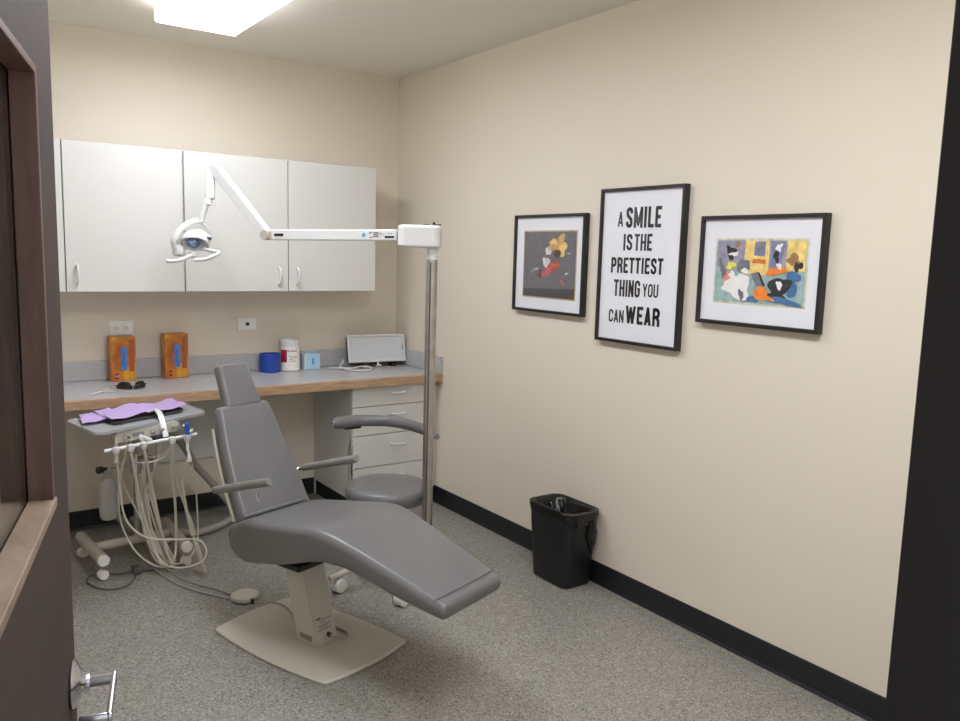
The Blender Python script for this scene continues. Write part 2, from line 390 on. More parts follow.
pk = thing('plastic_pouch', 'small clear plastic pouch with white tip lying beside the sunglasses', 'pouch', (.67, 3.93, CT))
m = MB()
rings = []
for k in range(7):
    a = k/6; x = .665+a*.055; rings.append([V((x, 3.905+.01*math.sin(3*a), CT+.002)), V((x+.005, 3.975, CT+.002)), V((x+.004, 3.965, CT+.010+.006*math.sin(5*a))), V((x, 3.915, CT+.012+.005*math.cos(6*a)))])
m.loft(rings); m.build('pouch_film', mat('frosted_film', (225, 225, 228), .3, trans=.5), pk)
m = MB(); m.tube([(.678, 3.935, CT+.006), (.63, 3.90, CT+.005), (.60, 3.872, CT+.004)], [.005, .002], 8); m.build('tip', M['white'], pk)

tr = MB(); tr.lathe([(.054, 0), (.056, .003), (.056, .097), (.0545, .100), (.050, .100), (.048, .097), (.048, .008), (.001, .008)], (1.568, 4.245, CT+.001), seg=40)
tr = tr.build('round_tub', M['bluetape']); tag(tr, 'royal blue round open tub on the counter left of the white canister', 'tub')
wc = thing('wipes_canister', 'white wipes canister with crimson label between blue tub and blue box', 'canister', (1.695, 4.245, CT+.001))
cx, cy = 1.688, 4.252
m = MB(); m.lathe([(.050, 0), (.055, .004), (.055, .008), (.0535, .014), (.0535, .136), (.052, .139)], (cx, cy, CT+.001), seg=40); m.build('tub', M['whitesh'], wc)
m = MB(); m.lathe([(.0555, .139), (.056, .142), (.056, .168), (.053, .173), (.034, .175), (.031, .180), (.02, .182), (.001, .182)], (cx, cy, CT+.001), seg=40); m.build('lid', M['white'], wc)
def wrap(mb, a0, a1, z0, z1, r=.0539, n=8):     # patch bent round the canister, angle from the camera-facing side
    R_ = []
    for k in range(n+1):
        a = math.radians(a0+(a1-a0)*k/n); d = V((math.sin(a), -math.cos(a), 0))
        R_.append([V((cx, cy, z))+d*r for z in (z0, z1)])
    vs = [mb.ring(q) for q in R_]
    for p, q in zip(vs, vs[1:]): mb.face((p[0], q[0], q[1], p[1]))
m = MB(); wrap(m, -88, -40, CT+.050, CT+.120); m.build('label_block', M['red'], wc)
m = MB(); k = -36
for wdt in (7, 5, 6, 3, 8, 3, 6, 6, 5):
    wrap(m, k, k+wdt-1.5, CT+.109, CT+.109+(.010 if wdt in (7, 8, 3) else .007), .0540, 2); k += wdt+1.2
for z, a0, a1 in ((.071, -10, 12),): wrap(m, a0, a1, CT+z, CT+z+.0015, .0540, 3)
m.build('lettering', M['red'], wc)
m = MB()
for j, (a0, a1, z) in enumerate(((-28, -16, .083), (-20, -8, .076), (-24, -4, .066), (-12, 8, .080), (8, 24, .078), (-26, 14, .056))): wrap(m, a0, a1, CT+z, CT+z+.003, .0540, 3)
m.build('small_print', M['label'], wc)

mb_ = thing('mask_box', 'light blue cube-shaped card box with a blue stripe beside the canister', 'box', (1.805, 4.25, CT+.001))
m = MB(); m.box((1.808, 4.263, CT+.046), (.094, .085, .090), .0015); m.build('carton', mat('pale_card', (205, 212, 216), .6), mb_)
m = MB(); m.box((1.812, 4.2198, CT+.045), (.082, .001, .082), 0); m.build('front_print', M['ltblue'], mb_)
m = MB(); m.box((1.811, 4.2188, CT+.047), (.010, .001, .036), 0); m.build('stripe', M['midblue'], mb_)
m = MB(); m.box((1.815, 4.255, CT+.094), (.066, .05, .006), .002, rot('X', 8)); m.build('top_flap', M['ltblue'], mb_)
m = MB(); m.box((1.822, 4.228, CT+.0928), (.055, .012, .002), 0); m.build('slot', M['tray'], mb_)

vb = thing('film_viewer', 'flat light box for films leaning against the backsplash, grey panel in pale frame', 'light box', (2.19, 4.24, CT))
RV = rot('Z', -7) @ rot('X', -14); vc = V((2.200, 4.200, CT+.106)); vw, vh = .355, .162
def vbx(mb, x, y, z, dx, dy, dz, r=.002): mb.box(vc+RV@V((x, y, z)), (dx, dy, dz), r, RV)
m = MB(); vbx(m, 0, .02, 0, vw-.01, .04, vh-.008, .004); m.build('case', M['black'], vb)
m = MB(); f = .013
vbx(m, 0, -.006, vh/2-f/2, vw, .014, f); vbx(m, 0, -.006, -vh/2+f/2, vw, .014, f); vbx(m, vw/2-f/2, -.006, 0, f, .014, vh-2*f+.001); vbx(m, -vw/2+f/2, -.006, 0, f, .014, vh-2*f+.001)
m.build('bezel', M['cream2'] if 'cream2' in M else M['lam'], vb)
m = MB(); vbx(m, 0, -.003, 0, vw-2*f, .006, vh-2*f, .001); m.build('panel', M['opal'], vb)
m = MB(); vbx(m, vw/2-f-.004, -.008, .004, .004, .004, .03, .001); m.build('switch', M['tray'], vb)
for x in (-.09, .10):
    m = MB(); m.box((2.195+x, 4.19-x*.12, CT+.010), (.03, .05, .018), .002); m.build('foot', M['black'], vb)
m = MB(); m.tube([(2.20, 4.178, CT+.026), (2.20, 4.168, CT+.008)], .006, 8); m.tube([(2.185, 4.166, CT+.010), (2.215, 4.166, CT+.010)], .005, 8); m.build('clip', M['white'], vb)
m = MB(); m.tube([(2.00, 4.235, CT+.045), (1.985, 4.20, CT+.035), (1.95, 4.16, CT+.012), (1.985, 4.06, CT+.006), (2.06, 4.035, CT+.006), (2.115, 4.09, CT+.010), (2.08, 4.15, CT+.012), (1.99, 4.10, CT+.014), (1.90, 4.20, CT+.006)], .0042, 8, 6)
m.build('power_cord', M['white'], vb)

# ------------------------------------------------------------------ pictures on the right wall
X0 = XR-.001
def wrect(mb, y0, y1, z0, z1, x0, x1, r=.0005): mb.box(((x0+x1)/2, (y0+y1)/2, (z0+z1)/2), (abs(x1-x0), abs(y1-y0), abs(z1-z0)), r)
def picframe(t, y0, y1, z0, z1, f):
    m = MB(); xo, xi = XR-.030, XR-.001
    wrect(m, y0, y1, z1-f, z1, xo, xi, .0015); wrect(m, y0, y1, z0, z0+f, xo, xi, .0015)
    wrect(m, y0, y0+f, z0+f*.98, z1-f*.98, xo, xi, .0015); wrect(m, y1-f, y1, z0+f*.98, z1-f*.98, xo, xi, .0015)
    m.build('frame', M['frame'], t)
    m = MB(); wrect(m, y0+f, y1-f, z0+f, z1-f, XR-.0245, XR-.0235, 0); m.build('glass', M['picglass'], t)
FX = XR-.018   # face of the print
# poster
ps = thing('framed_poster', 'tall black-framed white poster reading A SMILE IS THE PRETTIEST THING YOU CAN WEAR', 'poster', (XR-.015, 2.3, 1.09))
picframe(ps, 2.073, 2.528, 1.079, 1.711, .013)
m = MB(); wrect(m, 2.084, 2.517, 1.090, 1.700, FX, XR-.003, 0); m.build('print', M['mat_'], ps)
def arc(cx_, cy_, rx, ry, a0, a1, n=6): return [(cx_+rx*math.cos(math.radians(a0+(a1-a0)*k/n)), cy_+ry*math.sin(math.radians(a0+(a1-a0)*k/n))) for k in range(n+1)]
def glyph(ch, w, h, t):          # centre lines of a condensed capital, in a box w by h, stroke t
    l, r, b, o, mid, c = t/2, w-t/2, t/2, h-t/2, h/2, w/2; k = (r-l)/2
    return {
     'A': [[(l, 0), (c, h-t*.3), (r, 0)], [(l+k*.35, h*.27), (r-k*.35, h*.27)]],
     'M': [[(l, 0), (l, h)], [(l, h-t*.3), (c, h*.16), (r, h-t*.3)], [(r, h), (r, 0)]],
     'I': [[(c, 0), (c, h)]], 'L': [[(l, h), (l, b), (w, b)]],
     'E': [[(w, o), (l, o), (l, b), (w, b)], [(l, mid), (w-t*.35, mid)]],
     'T': [[(0, o), (w, o)], [(c, o), (c, 0)]], 'H': [[(l, 0), (l, h)], [(r, 0), (r, h)], [(l, mid), (r, mid)]],
     'P': [[(l, 0), (l, o), (c, o)]+arc(c, o-k, k, k, 90, 0)+arc(c, mid-t*.2+k, k, k, 0, -90)+[(l, mid-t*.2)]],
     'R': [[(l, 0), (l, o), (c, o)]+arc(c, o-k, k, k, 90, 0)+arc(c, mid+k, k, k, 0, -90)+[(l, mid)], [(c, mid), (r, mid-k), (r, 0)]],
     'N': [[(l, 0), (l, h)], [(l, h-t*.4), (r, t*.4)], [(r, 0), (r, h)]],
     'U': [[(l, h), (l, b+k)]+arc(c, b+k, k, k, 180, 360)+[(r, h)]],
     'O': [arc(c, o-k, k, k, 0, 180)+arc(c, b+k, k, k, 180, 360)+[(r, o-k)]],
     'C': [[(r, h*.66)]+arc(c, o-k, k, k, 0, 180)+arc(c, b+k, k, k, 180, 360)+[(r, h*.34)]],
     'G': [[(r, h*.68)]+arc(c, o-k, k, k, 0, 180)+arc(c, b+k, k, k, 180, 360)+[(r, mid), (c, mid)]],
     'S': [[(r, h*.70)]+arc(c, o-k, k, k, 0, 180)+[(l+k*.15, h*.60), (r-k*.15, h*.40)]+arc(c, b+k, k, k, 0, -180)+[(l, h*.30)]],
     'Y': [[(l, h), (c, h*.42), (r, h)], [(c, h*.45), (c, 0)]],
     'W': [[(l, h), (l+(c-l)*.5, t*.3), (c, h*.85), (c+(r-c)*.5, t*.3), (r, h)]]}[ch]
WID = {'I': .42, 'M': 1.32, 'W': 1.5, 'L': .86, 'E': .88, 'T': .94}
def text_mesh(mb, word, y0, y1, z0, z1, x, tf=.36):
    W_ = abs(y1-y0); h = z1-z0; tot = sum(WID.get(c, 1) for c in word); gap = .16
    cw = W_/(tot+gap*(len(word)-1)); t = cw*tf; pos = 0
    for ch in word:
        w = WID.get(ch, 1)*cw if ch != 'I' else t
        adv = WID.get(ch, 1)*cw; offx = (adv-w)/2
        for line in glyph(ch, w, h, t):
            for (ax_, ay_), (bx_, by_) in zip(line, line[1:]):
                d = math.hypot(bx_-ax_, by_-ay_)
                if d < 1e-7: continue
                ux_, uy_ = (bx_-ax_)/d, (by_-ay_)/d; px2, py2 = -uy_*t/2, ux_*t/2
                q = [(ax_+px2, ay_+py2), (ax_-px2, ay_-py2), (bx_-px2, by_-py2), (bx_+px2, by_+py2)]
                mb.face(mb.ring([V((x, y0-(pos+offx+a_), z0+min(max(b_, 0), h))) for a_, b_ in q]))
            for (ax_, ay_) in line[1:-1]:
                mb.face(mb.ring([V((x-.0001, y0-(pos+offx+ax_+t*.5*math.cos(PI*k_/6)), z0+min(max(ay_+t*.5*math.sin(PI*k_/6), 0), h))) for k_ in range(12)]))
        pos += adv+gap*cw
DY, DZ = .008, .001
m = MB()
for w_, y0, y1, z1, z0, tf_ in (('A', 2.423, 2.392, 1.616, 1.554, .28), ('SMILE', 2.376, 2.185, 1.632, 1.549, .38), ('IS', 2.386, 2.334, 1.525, 1.458, .36), ('THE', 2.323, 2.227, 1.525, 1.458, .36),
                       ('PRETTIEST', 2.450, 2.163, 1.430, 1.366, .37), ('THING', 2.428, 2.279, 1.339, 1.270, .37), ('YOU', 2.265, 2.181, 1.328, 1.275, .30),
                       ('CAN', 2.450, 2.363, 1.214, 1.161, .30), ('WEAR', 2.353, 2.166, 1.235, 1.162, .36)):
    text_mesh(m, w_, y0+DY, y1+DY, z0+DZ, z1+DZ, FX-.0006, tf_)
m.build('lettering', M['ink'], ps, smooth=False)
def blob(mb, yc, zc, ry, rz, x, mi, ang=0, n=18, j=.18, seed=0):
    rd = random.Random(seed); ca, sa = math.cos(math.radians(ang)), math.sin(math.radians(ang)); vs = []
    n = 28; f1, f2, f3 = [rd.uniform(0, 6.28) for _ in range(3)]
    for k in range(n):
        a = 2*PI*k/n; q = 1+j*.6*math.sin(2*a+f1)+j*.6*math.sin(3*a+f2)+j*.35*math.sin(5*a+f3); py, pz = ry*q*math.cos(a), rz*q*math.sin(a)
        vs.append(V((x, yc-(py*ca-pz*sa), zc+(py*sa+pz*ca))))
    mb.mi = mi; mb.face(mb.ring(vs))
def cmat(c, v=.1): return mat('print_colour', c, .7, var=v, vscale=40)
pf = thing('framed_picture', 'small black-framed dark picture with red and gold abstract patches, nearest the room corner', 'picture', (XR-.015, 2.87, 1.17), 'framed pictures on the cream wall')
picframe(pf, 2.619, 3.120, 1.167, 1.617, .013)
m = MB(); wrect(m, 2.63, 3.11, 1.178, 1.606, FX, XR-.003, 0); m.build('mat_board', M['mat_'], pf)
a = MB(); wrect(a, 2.674, 3.052, 1.233, 1.545, FX-.0012, FX-.0002, 0); a.build('mat_bevel', cmat((196, 168, 120)), pf)
a = MB(); wrect(a, 2.680, 3.046, 1.239, 1.539, FX-.0022, FX-.001, 0)
x = FX-.0026; PY = lambda px: 3.046-(px/310)*(3.046-2.680); PZ = lambda q: 1.539-(q/400)*.30
specs = [(0, 0, 0)]
def pb(px, q, rx, rz, mi, ang=0, seed=0, j=.18):
    global x
    x -= .00008; blob(a, PY(px), PZ(q), rx/310*.366, rz/400*.30, x, mi, ang, seed=seed, j=j)
a.mi = 2; a.face(a.ring([V((x, 2.681, 1.240)), V((x, 3.045, 1.240)), V((x, 3.045, 1.274)), V((x, 2.681, 1.286))]))
pb(205, 75, 42, 44, 1, 20, 1, .35); pb(235, 105, 22, 40, 3, 0, 2, .35); pb(180, 60, 18, 20, 3, 0, 3, .4); pb(205, 130, 18, 26, 4, 0, 4)
pb(165, 225, 70, 28, 5, 28, 5, .2); pb(145, 245, 45, 17, 6, 28, 6, .3); pb(190, 205, 24, 16, 7, 10, 7, .3)
pb(140, 185, 18, 34, 8, -12, 8, .3); pb(150, 120, 16, 24, 8, 10, 9, .35);
pb(70, 235, 20, 7, 8, 25, 12, .5); pb(68, 238, 12, 4, 0, 25, 13, .4); pb(105, 260, 10, 24, 4, 20, 14, .4); pb(262, 250, 9, 5, 8, 0, 15, .4); pb(270, 130, 8, 4, 8, 0, 16, .4); pb(240, 300, 10, 12, 6, 0, 17, .5)
a.build('print', [cmat((104, 101, 105), .06), cmat((196, 160, 92)), cmat((76, 73, 77), .05), cmat((226, 190, 110)), cmat((90, 60, 50)), cmat((168, 66, 78)), cmat((190, 90, 98)), cmat((196, 96, 50)), cmat((205, 200, 196))], pf, smooth=False)

p3 = thing('framed_picture', 'black-framed bright multicoloured abstract picture in a wide white mat, nearest the doorway', 'picture', (XR-.015, 1.73, 1.21), 'framed pictures on the cream wall')
picframe(p3, 1.490, 1.990, 1.200, 1.588, .014)
m = MB(); wrect(m, 1.50, 1.980, 1.211, 1.578, FX, XR-.003, 0); m.build('mat_board', M['mat_'], p3)
a = MB(); wrect(a, 1.549, 1.922, 1.278, 1.508, FX-.0012, FX-.0002, 0); a.build('mat_bevel', cmat((206, 204, 180)), p3)
a = MB(); wrect(a, 1.556, 1.915, 1.285, 1.501, FX-.0022, FX-.001, 0)
x = FX-.0026
PY = lambda px: 1.915-((px-50)/740)*.359; PZ = lambda q: 1.501-((q-85)/540)*.216
def poly(pts, mi):
    global x
    x -= .00008; a.mi = mi; a.face(a.ring([V((x, PY(p), PZ(q))) for p, q in pts]))
def pb2(px, q, rx, rz, mi, ang=0, seed=0, j=.12):
    global x
    x -= .00008; blob(a, PY(px), PZ(q), rx/740*.359, rz/540*.216, x, mi, ang, seed=seed, j=j)
# 0 teal 1 yellow 2 lavender 3 white 4 orange 5 blue 6 black 7 pink 8 grey 9 brown 10 slate 11 rust
poly([(52, 87), (300, 87), (290, 300), (52, 320)], 2); poly([(300, 87), (500, 87), (500, 380), (290, 380)], 1); poly([(500, 87), (640, 87), (640, 330), (500, 340)], 2); poly([(640, 87), (788, 87), (788, 340), (640, 340)], 1)
poly([(380, 95), (470, 95), (465, 220), (375, 215)], 10); pb2(425, 150, 30, 22, 8, 20, 21); poly([(368, 242), (478, 248), (474, 285), (366, 280)], 11)
poly([(515, 95), (628, 95), (600, 300), (520, 330)], 10); pb2(575, 150, 30, 30, 3, 30, 22, .4); pb2(560, 220, 24, 46, 6, 20, 23, .3)
pb2(180, 190, 60, 40, 6, -35, 24, .4); pb2(205, 205, 34, 20, 3, 10, 25, .4); pb2(240, 120, 26, 22, 9, 0, 26, .3)
pb2(700, 250, 55, 50, 9, 10, 27, .35); pb2(735, 300, 30, 40, 6, 0, 28, .4); pb2(705, 385, 60, 42, 5, 0, 29); pb2(690, 480, 45, 80, 5, 8, 30)
pb2(150, 420, 34, 70, 7, 12, 31, .25); pb2(185, 305, 36, 36, 12, 0, 32, .3); pb2(200, 390, 30, 34, 3, 0, 33, .3)
poly([(270, 250), (345, 262), (350, 330), (300, 370), (240, 350), (235, 290)], 8); pb2(310, 350, 34, 22, 3, 0, 34, .3); pb2(110, 340, 22, 80, 8, 10, 50, .4)
pb2(255, 500, 110, 95, 3, -10, 35, .2); pb2(190, 500, 60, 50, 3, 20, 36, .3); pb2(300, 440, 60, 60, 3, 0, 37, .2)
poly([(360, 370), (420, 355), (480, 470), (410, 480)], 8); poly([(418, 355), (434, 358), (486, 470), (466, 476)], 6)
pb2(560, 350, 90, 26, 4, 10, 38, .3); pb2(600, 330, 40, 36, 4, 0, 39, .3); pb2(590, 300, 20, 26, 3, 0, 40, .3)
pb2(600, 470, 85, 80, 6, 20, 41, .2); pb2(600, 460, 26, 32, 3, 0, 42, .3); pb2(555, 560, 110, 34, 6, -8, 43, .2); pb2(620, 590, 140, 28, 5, -4, 44, .3); pb2(390, 590, 45, 30, 5, 0, 45, .3)
pb2(455, 540, 62, 58, 4, -25, 46, .15); pb2(520, 575, 40, 20, 4, -10, 47, .3); pb2(290, 560, 22, 44, 8, 10, 48, .3)
a.build('print', [cmat((150, 178, 176)), cmat((232, 204, 122)), cmat((150, 146, 168)), cmat((236, 234, 230), .02), cmat((238, 134, 44)), cmat((60, 110, 160)), cmat((34, 34, 40)), cmat((222, 140, 124)), cmat((116, 116, 126)), cmat((160, 116, 74)), cmat((122, 128, 160)), cmat((214, 112, 50)), cmat((240, 220, 90))], p3, smooth=False)

# ------------------------------------------------------------------ bin by the right wall
bn = thing('waste_bin', 'black plastic waste bin against the right wall under the pictures', 'bin', (2.298, 2.59, 0))
bc = V((2.297, 2.596, 0)); ux, uy, uz = V((1, 0, 0)), V((0, 1, 0)), V((0, 0, 1))
BH = .337
m = MB(); R_ = []
for z, w_, l_ in ((.002, .077, .113), (.006, .081, .118), (.25, .088, .138), (BH-.02, .090, .142), (BH-.018, .094, .146), (BH, .094, .146), (BH, .088, .140), (BH-.03, .086, .132), (.02, .075, .105)):
    R_.append(rrect(bc+uz*z, ux, uy, w_, l_, .035, 6))
m.loft(R_); m.build('bin_body', M['bin'], bn)
m = MB(); R_ = []
rd = random.Random(3)
for i, (z, w_, l_) in enumerate(((BH-.060, .0905, .1425), (BH-.055, .0925, .1450), (BH-.03, .0945, .148), (BH-.004, .0985, .1525), (BH+.004, .0985, .1525), (BH+.005, .089, .135), (BH-.015, .082, .127), (BH-.04, .080, .124), (BH-.065, .066, .105), (BH-.085, .055, .09), (BH-.12, .04, .07))):
    rr = rrect(bc+uz*z, ux, uy, w_, l_, .05, 9); amp = .0012 if i < 5 else (.0025 if i < 6 else .010)
    R_.append([p+uz*rd.uniform(-amp, amp)*(1.5 if i != 4 else .3)+(p-bc-uz*z).normalized()*rd.uniform(-amp*(1.6 if i > 6 else 1), 0 if i > 4 else amp*.4) for p in rr])
m.loft(R_, True)
m.build('bin_liner', M['liner'], bn, ang=75)
m = MB(); rings = []
for k in range(9):
    t = k/8; r_ = .026*math.sin(PI*min(1, t*.9+.12))+.003; c = bc+V((.036+.018*t, -.146+.012*t, BH-.04-.15*t))
    rings.append([c+V((math.cos(2*PI*j/14)*r_*(1+rd.uniform(-.25, .25)), math.sin(2*PI*j/14)*r_*.55*(1+rd.uniform(-.3, .3)), 0)) for j in range(14)])
m.loft(rings); m.build('liner_tail', M['liner'], bn, ang=75)

# ------------------------------------------------------------------ dental chair
A3 = V((.32999, -.94398, 0)); N3 = V((.94398, .32999, 0)); O3 = V((1.125, 2.66, 0)); UP = V((0, 0, 1))
def CH(s, l, z): return O3+A3*s+N3*l+UP*z
dc = thing('dental_chair', 'grey vinyl dental chair reclined on a cream pedestal in the middle of the room', 'dental chair', CH(0, 0, 0))
def pad(stations, rr, endr, name, m_, parent, seg=6, ends=(True, True)):
    """stations: (centre, half-thickness vector, half width)"""
    def expand(st, nxt, first):
        c, h, w = st; d = (c-nxt[0]).normalized(); out = []
        d = (d-h.normalized()*d.dot(h.normalized())).normalized()
        for k in range(1, 6):
            a = PI/2*k/5; e = endr*math.sin(a); ins = endr*(1-math.cos(a))
            f = (h.length-min(ins, h.length*.93))/h.length
            out.append((c+d*e, h*f, w-ins))
        return out
    S = list(stations); n0 = expand(S[0], S[1], 1) if ends[0] else []; n1 = expand(S[-1], S[-2], 0) if ends[1] else []
    S = list(reversed(n0))+S+n1
    m = MB(); m.loft([rrect(c, N3, h.normalized(), w, h.length, rr, seg) for c, h, w in S]); return m.build(name, m_, parent, ang=60)
# seat: (top s,z) (bottom s,z) half width
raw = [((-.225, .425), (-.268, .358), .156), ((-.18, .450), (-.232, .322), .170), ((-.11, .468), (-.148, .304), .182), ((0, .485), (-.01, .332), .192), ((.12, .504), (.10, .362), .198),
       ((.22, .519), (.20, .396), .202), ((.30, .517), (.285, .415), .200), ((.40, .494), (.37, .412), .190), ((.49, .469), (.465, .392), .180), ((.58, .443), (.56, .368), .172), ((.66, .419), (.645, .353), .164), ((.738, .395), (.728, .338), .156)]
def interp(raw, n=3):
    P = catmull([V((a[0], a[1], w)) for a, b, w in raw], n); Q = catmull([V((b[0], b[1], 0)) for a, b, w in raw], n)
    return [(CH((p.x+q.x)/2, 0, (p.y+q.y)/2), CH(p.x, 0, p.y)-CH((p.x+q.x)/2, 0, (p.y+q.y)/2), p.z) for p, q in zip(P, Q)]
seat = pad(interp(raw), .026, .020, 'seat_cushion', M['vinyl'], dc)
m = MB(); m.tube([CH(.712, -.158, .385), CH(.716, -.150, .399), CH(.720, -.13, .4035), CH(.722, 0, .4035), CH(.720, .13, .4035), CH(.716, .150, .399)], .0016, 6, 4); m.build('foot_end_seam', M['vinyl'], seat)
m = MB()
bd = V((CH(-.36, 0, .823)-CH(-.17, 0, .452))); bdn = bd.normalized(); bn_ = (N3.cross(bdn)).normalized()
if bn_.dot(A3) < 0: bn_ = -bn_
b0 = CH(-.183, .018, .448); L = bd.length; st = []
for k in range(9):
    t = k/8; st.append((b0+bd*(t*1.0)-bn_*.028+bn_*(-.004*math.sin(PI*t)), bn_*.028, .163+(.122-.163)*t-.0+.008*math.sin(PI*t)))
st[0] = (st[0][0]-bdn*.0, st[0][1], st[0][2])
back = pad(st, .022, .018, 'backrest', M['vinyl'], dc)
m = MB(); R_ = []
for k in range(8):
    t = .02+.86*k/7; c = b0+bd*t-bn_*(.066+.006*math.sin(PI*t)); R_.append(rrect(c, N3, bn_, .150+(.110-.150)*t+.008*math.sin(PI*t)+.012, .008, .007, 3))
m.loft(R_); m.build('back_shell', M['cream'], dc, ang=60)
m = MB(); m.box(CH(-.178, 0, .462), (.30, .020, .010), .004, boxrot(N3)); m.build('seat_piping', M['vinyl'], dc)
hb = CH(-.380, .022, .834); ht = CH(-.447, .020, .970); hd = ht-hb; hn = N3.cross(hd.normalized()).normalized()
if hn.dot(A3) < 0: hn = -hn
pad([(hb+hd*t-hn*.024, hn*.024, .083+(.068-.083)*t) for t in (0, .25, .5, .75, 1)], .018, .014, 'headrest', M['vinyl'], dc)
m = MB(); m.box((hb+ht)/2-hn*.052-hd*.35, (.06, .008, .20), .003, boxrot(N3, hd)); m.build('headrest_bracket', M['steel'], dc)
# armrests
for sd in (-1, 1):
    l = .208*sd
    m = MB(); m.tube([CH(-.285, l*.72, .548), CH(-.275, l*.93, .552), CH(-.25, l, .562)], .008, 10); m.tube([CH(-.268, l, .556), CH(.035, l, .645)], .0065, 10); rod = m.build('armrest_rod', M['chrome'], dc)
    m = MB(); m.tube([CH(-.255, l, .560), CH(-.245, l, .563), CH(-.02, l, .629), CH(.03, l, .645), CH(.036, l, .647)], [.011, .0145, .0155, .0145, .010], 14, 4); m.build('armrest_pad', M['armpad'], dc)
    if sd < 0:
        m = MB(); m.tube([CH(-.015, l, .62), CH(-.02, l-.006, .585), CH(-.015, l-.006, .565)], .0035, 8, 3); m.build('release_lever', M['chrome'], rod)
# mount, column, base
m = MB(); m.box(CH(-.045, -.02, .316), (.25, .20, .022), .006, boxrot(A3)); m.build('seat_mount', M['black'], dc)
m = MB(); R_ = []
for z, s in ((.010, .050), (.305, -.030)): R_.append([CH(s+a_, b_, z) for a_, b_ in ((.055, .047), (-.055, .047), (-.055, -.052), (.055, -.052))])
m.loft(R_); bmesh.ops.bevel(m.b, geom=m.b.edges[:], offset=.004, segments=2, affect='EDGES'); col = m.build('pedestal', M['cream'], dc)
m = MB(); c = CH(.0435, -.0535, .035); m.box(c, (.062, .002, .020), 0, boxrot(A3)); m.build('rating_label', M['label'], col)
m = MB()
def slant(s_, z): return s_-(z-.010)*.271
for z, l0, l1 in ((.105, -.040, -.018), (.098, -.03, .030), (.088, -.022, .002), (.079, -.035, .026), (.072, -.03, .01), (.064, -.038, .028)):
    p = CH(slant(.105, z)+.0012, (l0+l1)/2, z); m.box(p, (l1-l0, .001, .0022 if z != .105 else .006), 0, boxrot(N3))
m.build('printed_text', M['labelink'], col)
m = MB(); p = CH(slant(.105, .04)+.002, .006, .04); m.tube([p-A3*.004, p+A3*.010], .0085, 12); m.build('cord_socket', M['black'], col)
m = MB(); p = CH(slant(.105, .04)+.010, .006, .04); m.tube([p, p+A3*.03+UP*.0, p+A3*.03+N3*.05-UP*.018, p+A3*-.01+N3*.085-UP*.022, p-A3*.09+N3*.08-UP*.022, p-A3*.15+N3*.045-UP*.02], .0045, 8, 6); m.build('power_cord', M['tubegrey'], col)
m = MB(); poly_ = []
cs = [(-.31, -.195), (.305, -.205), (.32, .195), (-.31, .185)]
def seg(a, b, bulge, n=8):
    a = V((a[0], a[1], 0)); b = V((b[0], b[1], 0)); d = b-a; nrm = V((d.y, -d.x, 0)).normalized()
    return [(a+d*(k/n))+nrm*bulge*4*(k/n)*(1-k/n) for k in range(n+1)]
def corner_cut(P, r):
    return P
outl = []
for i in range(4):
    a = cs[i]; b = cs[(i+1) % 4]; d = V((b[0]-a[0], b[1]-a[1], 0)).normalized()
    aa = (a[0]+d.x*.03, a[1]+d.y*.03); bb = (b[0]-d.x*.03, b[1]-d.y*.03)
    outl += seg(aa, bb, .02 if i % 2 == 0 else .015)
# (soft corners)
sm = []
n_ = len(outl)
for i in range(n_):
    sm.append(outl[i]); nx = outl[(i+1) % n_]
    if i % 9 == 8:
        c0 = V((cs[((i//9)+1) % 4][0], cs[((i//9)+1) % 4][1], 0))
        for t in (.25, .5, .75): sm.append((outl[i]*(1-t)**2+c0*2*t*(1-t)+nx*t*t))
cen = V((0, 0, 0))
m.loft([[CH(p.x*f, p.y*f, z) for p in sm] for z, f in ((.001, .992), (.003, 1), (.009, 1), (.013, .985))]); m.build('base_plate', M['cream'], dc, ang=30)

# foot control on the floor with its tube
fc = thing('foot_control', 'round cream foot control disc on the floor left of the chair base', 'foot control', (1.035, 3.105, 0))
m = MB(); m.lathe([(.050, 0), (.056, .004), (.058, .012), (.055, .020), (.045, .025), (.02, .027), (.001, .027)], (1.035, 3.105, .001), seg=36); m.build('disc', M['cream'], fc)
m = MB(); m.box((1.045, 3.045, .012), (.012, .016, .018), .002); m.build('clip', M['black'], fc)
m = MB(); m.tube([(.80, 3.80, .06), (.835, 3.63, .02), (.85, 3.52, .008), (.885, 3.39, .006), (.965, 3.245, .006), (1.0, 3.15, .008)], .0032, 8, 6)
m.tube([(.78, 3.80, .06), (.79, 3.64, .02), (.81, 3.50, .006), (.855, 3.34, .005), (.93, 3.20, .005), (1.03, 3.065, .006), (1.09, 2.995, .017), (1.135, 2.92, .017), (1.12, 2.75, .0185)], .0032, 8, 6)
m.build('tubing', M['tubegrey'], fc)

# ------------------------------------------------------------------ stool
SC = V((1.633, 3.004, 0)); SZ = .43
so = thing('operator_stool', 'round grey stool with curved padded arm, in front of the drawers', 'stool', SC)
m = MB(); m.lathe([(.155, -.074), (.172, -.070), (.180, -.058), (.183, -.035), (.180, -.015), (.168, -.004), (.13, .002), (.06, .004), (.001, .004)], SC+UP*SZ, seg=48); m.build('seat', M['vinyl'], so)
m = MB(); m.lathe([(.10, -.012), (.10, 0)], SC+UP*(SZ-.074), seg=24); m.build('seat_plate', M['black'], so)
m = MB(); m.lathe([(.030, .075), (.030, .20), (.024, .205), (.020, .206), (.020, SZ-.08)], SC, seg=20); m.build('gas_column', M['black'], so)
m = MB(); m.lathe([(.035, .07), (.04, .08), (.04, .115), (.03, .125)], SC, seg=20)
angs = (188, 254, 328, 42, 116)
for a_ in angs:
    d = V((math.cos(math.radians(a_)), math.sin(math.radians(a_)), 0))
    m.tube([SC+d*.03+UP*.10, SC+d*.15+UP*.088, SC+d*.29+UP*.068], [.018, .012], 10)
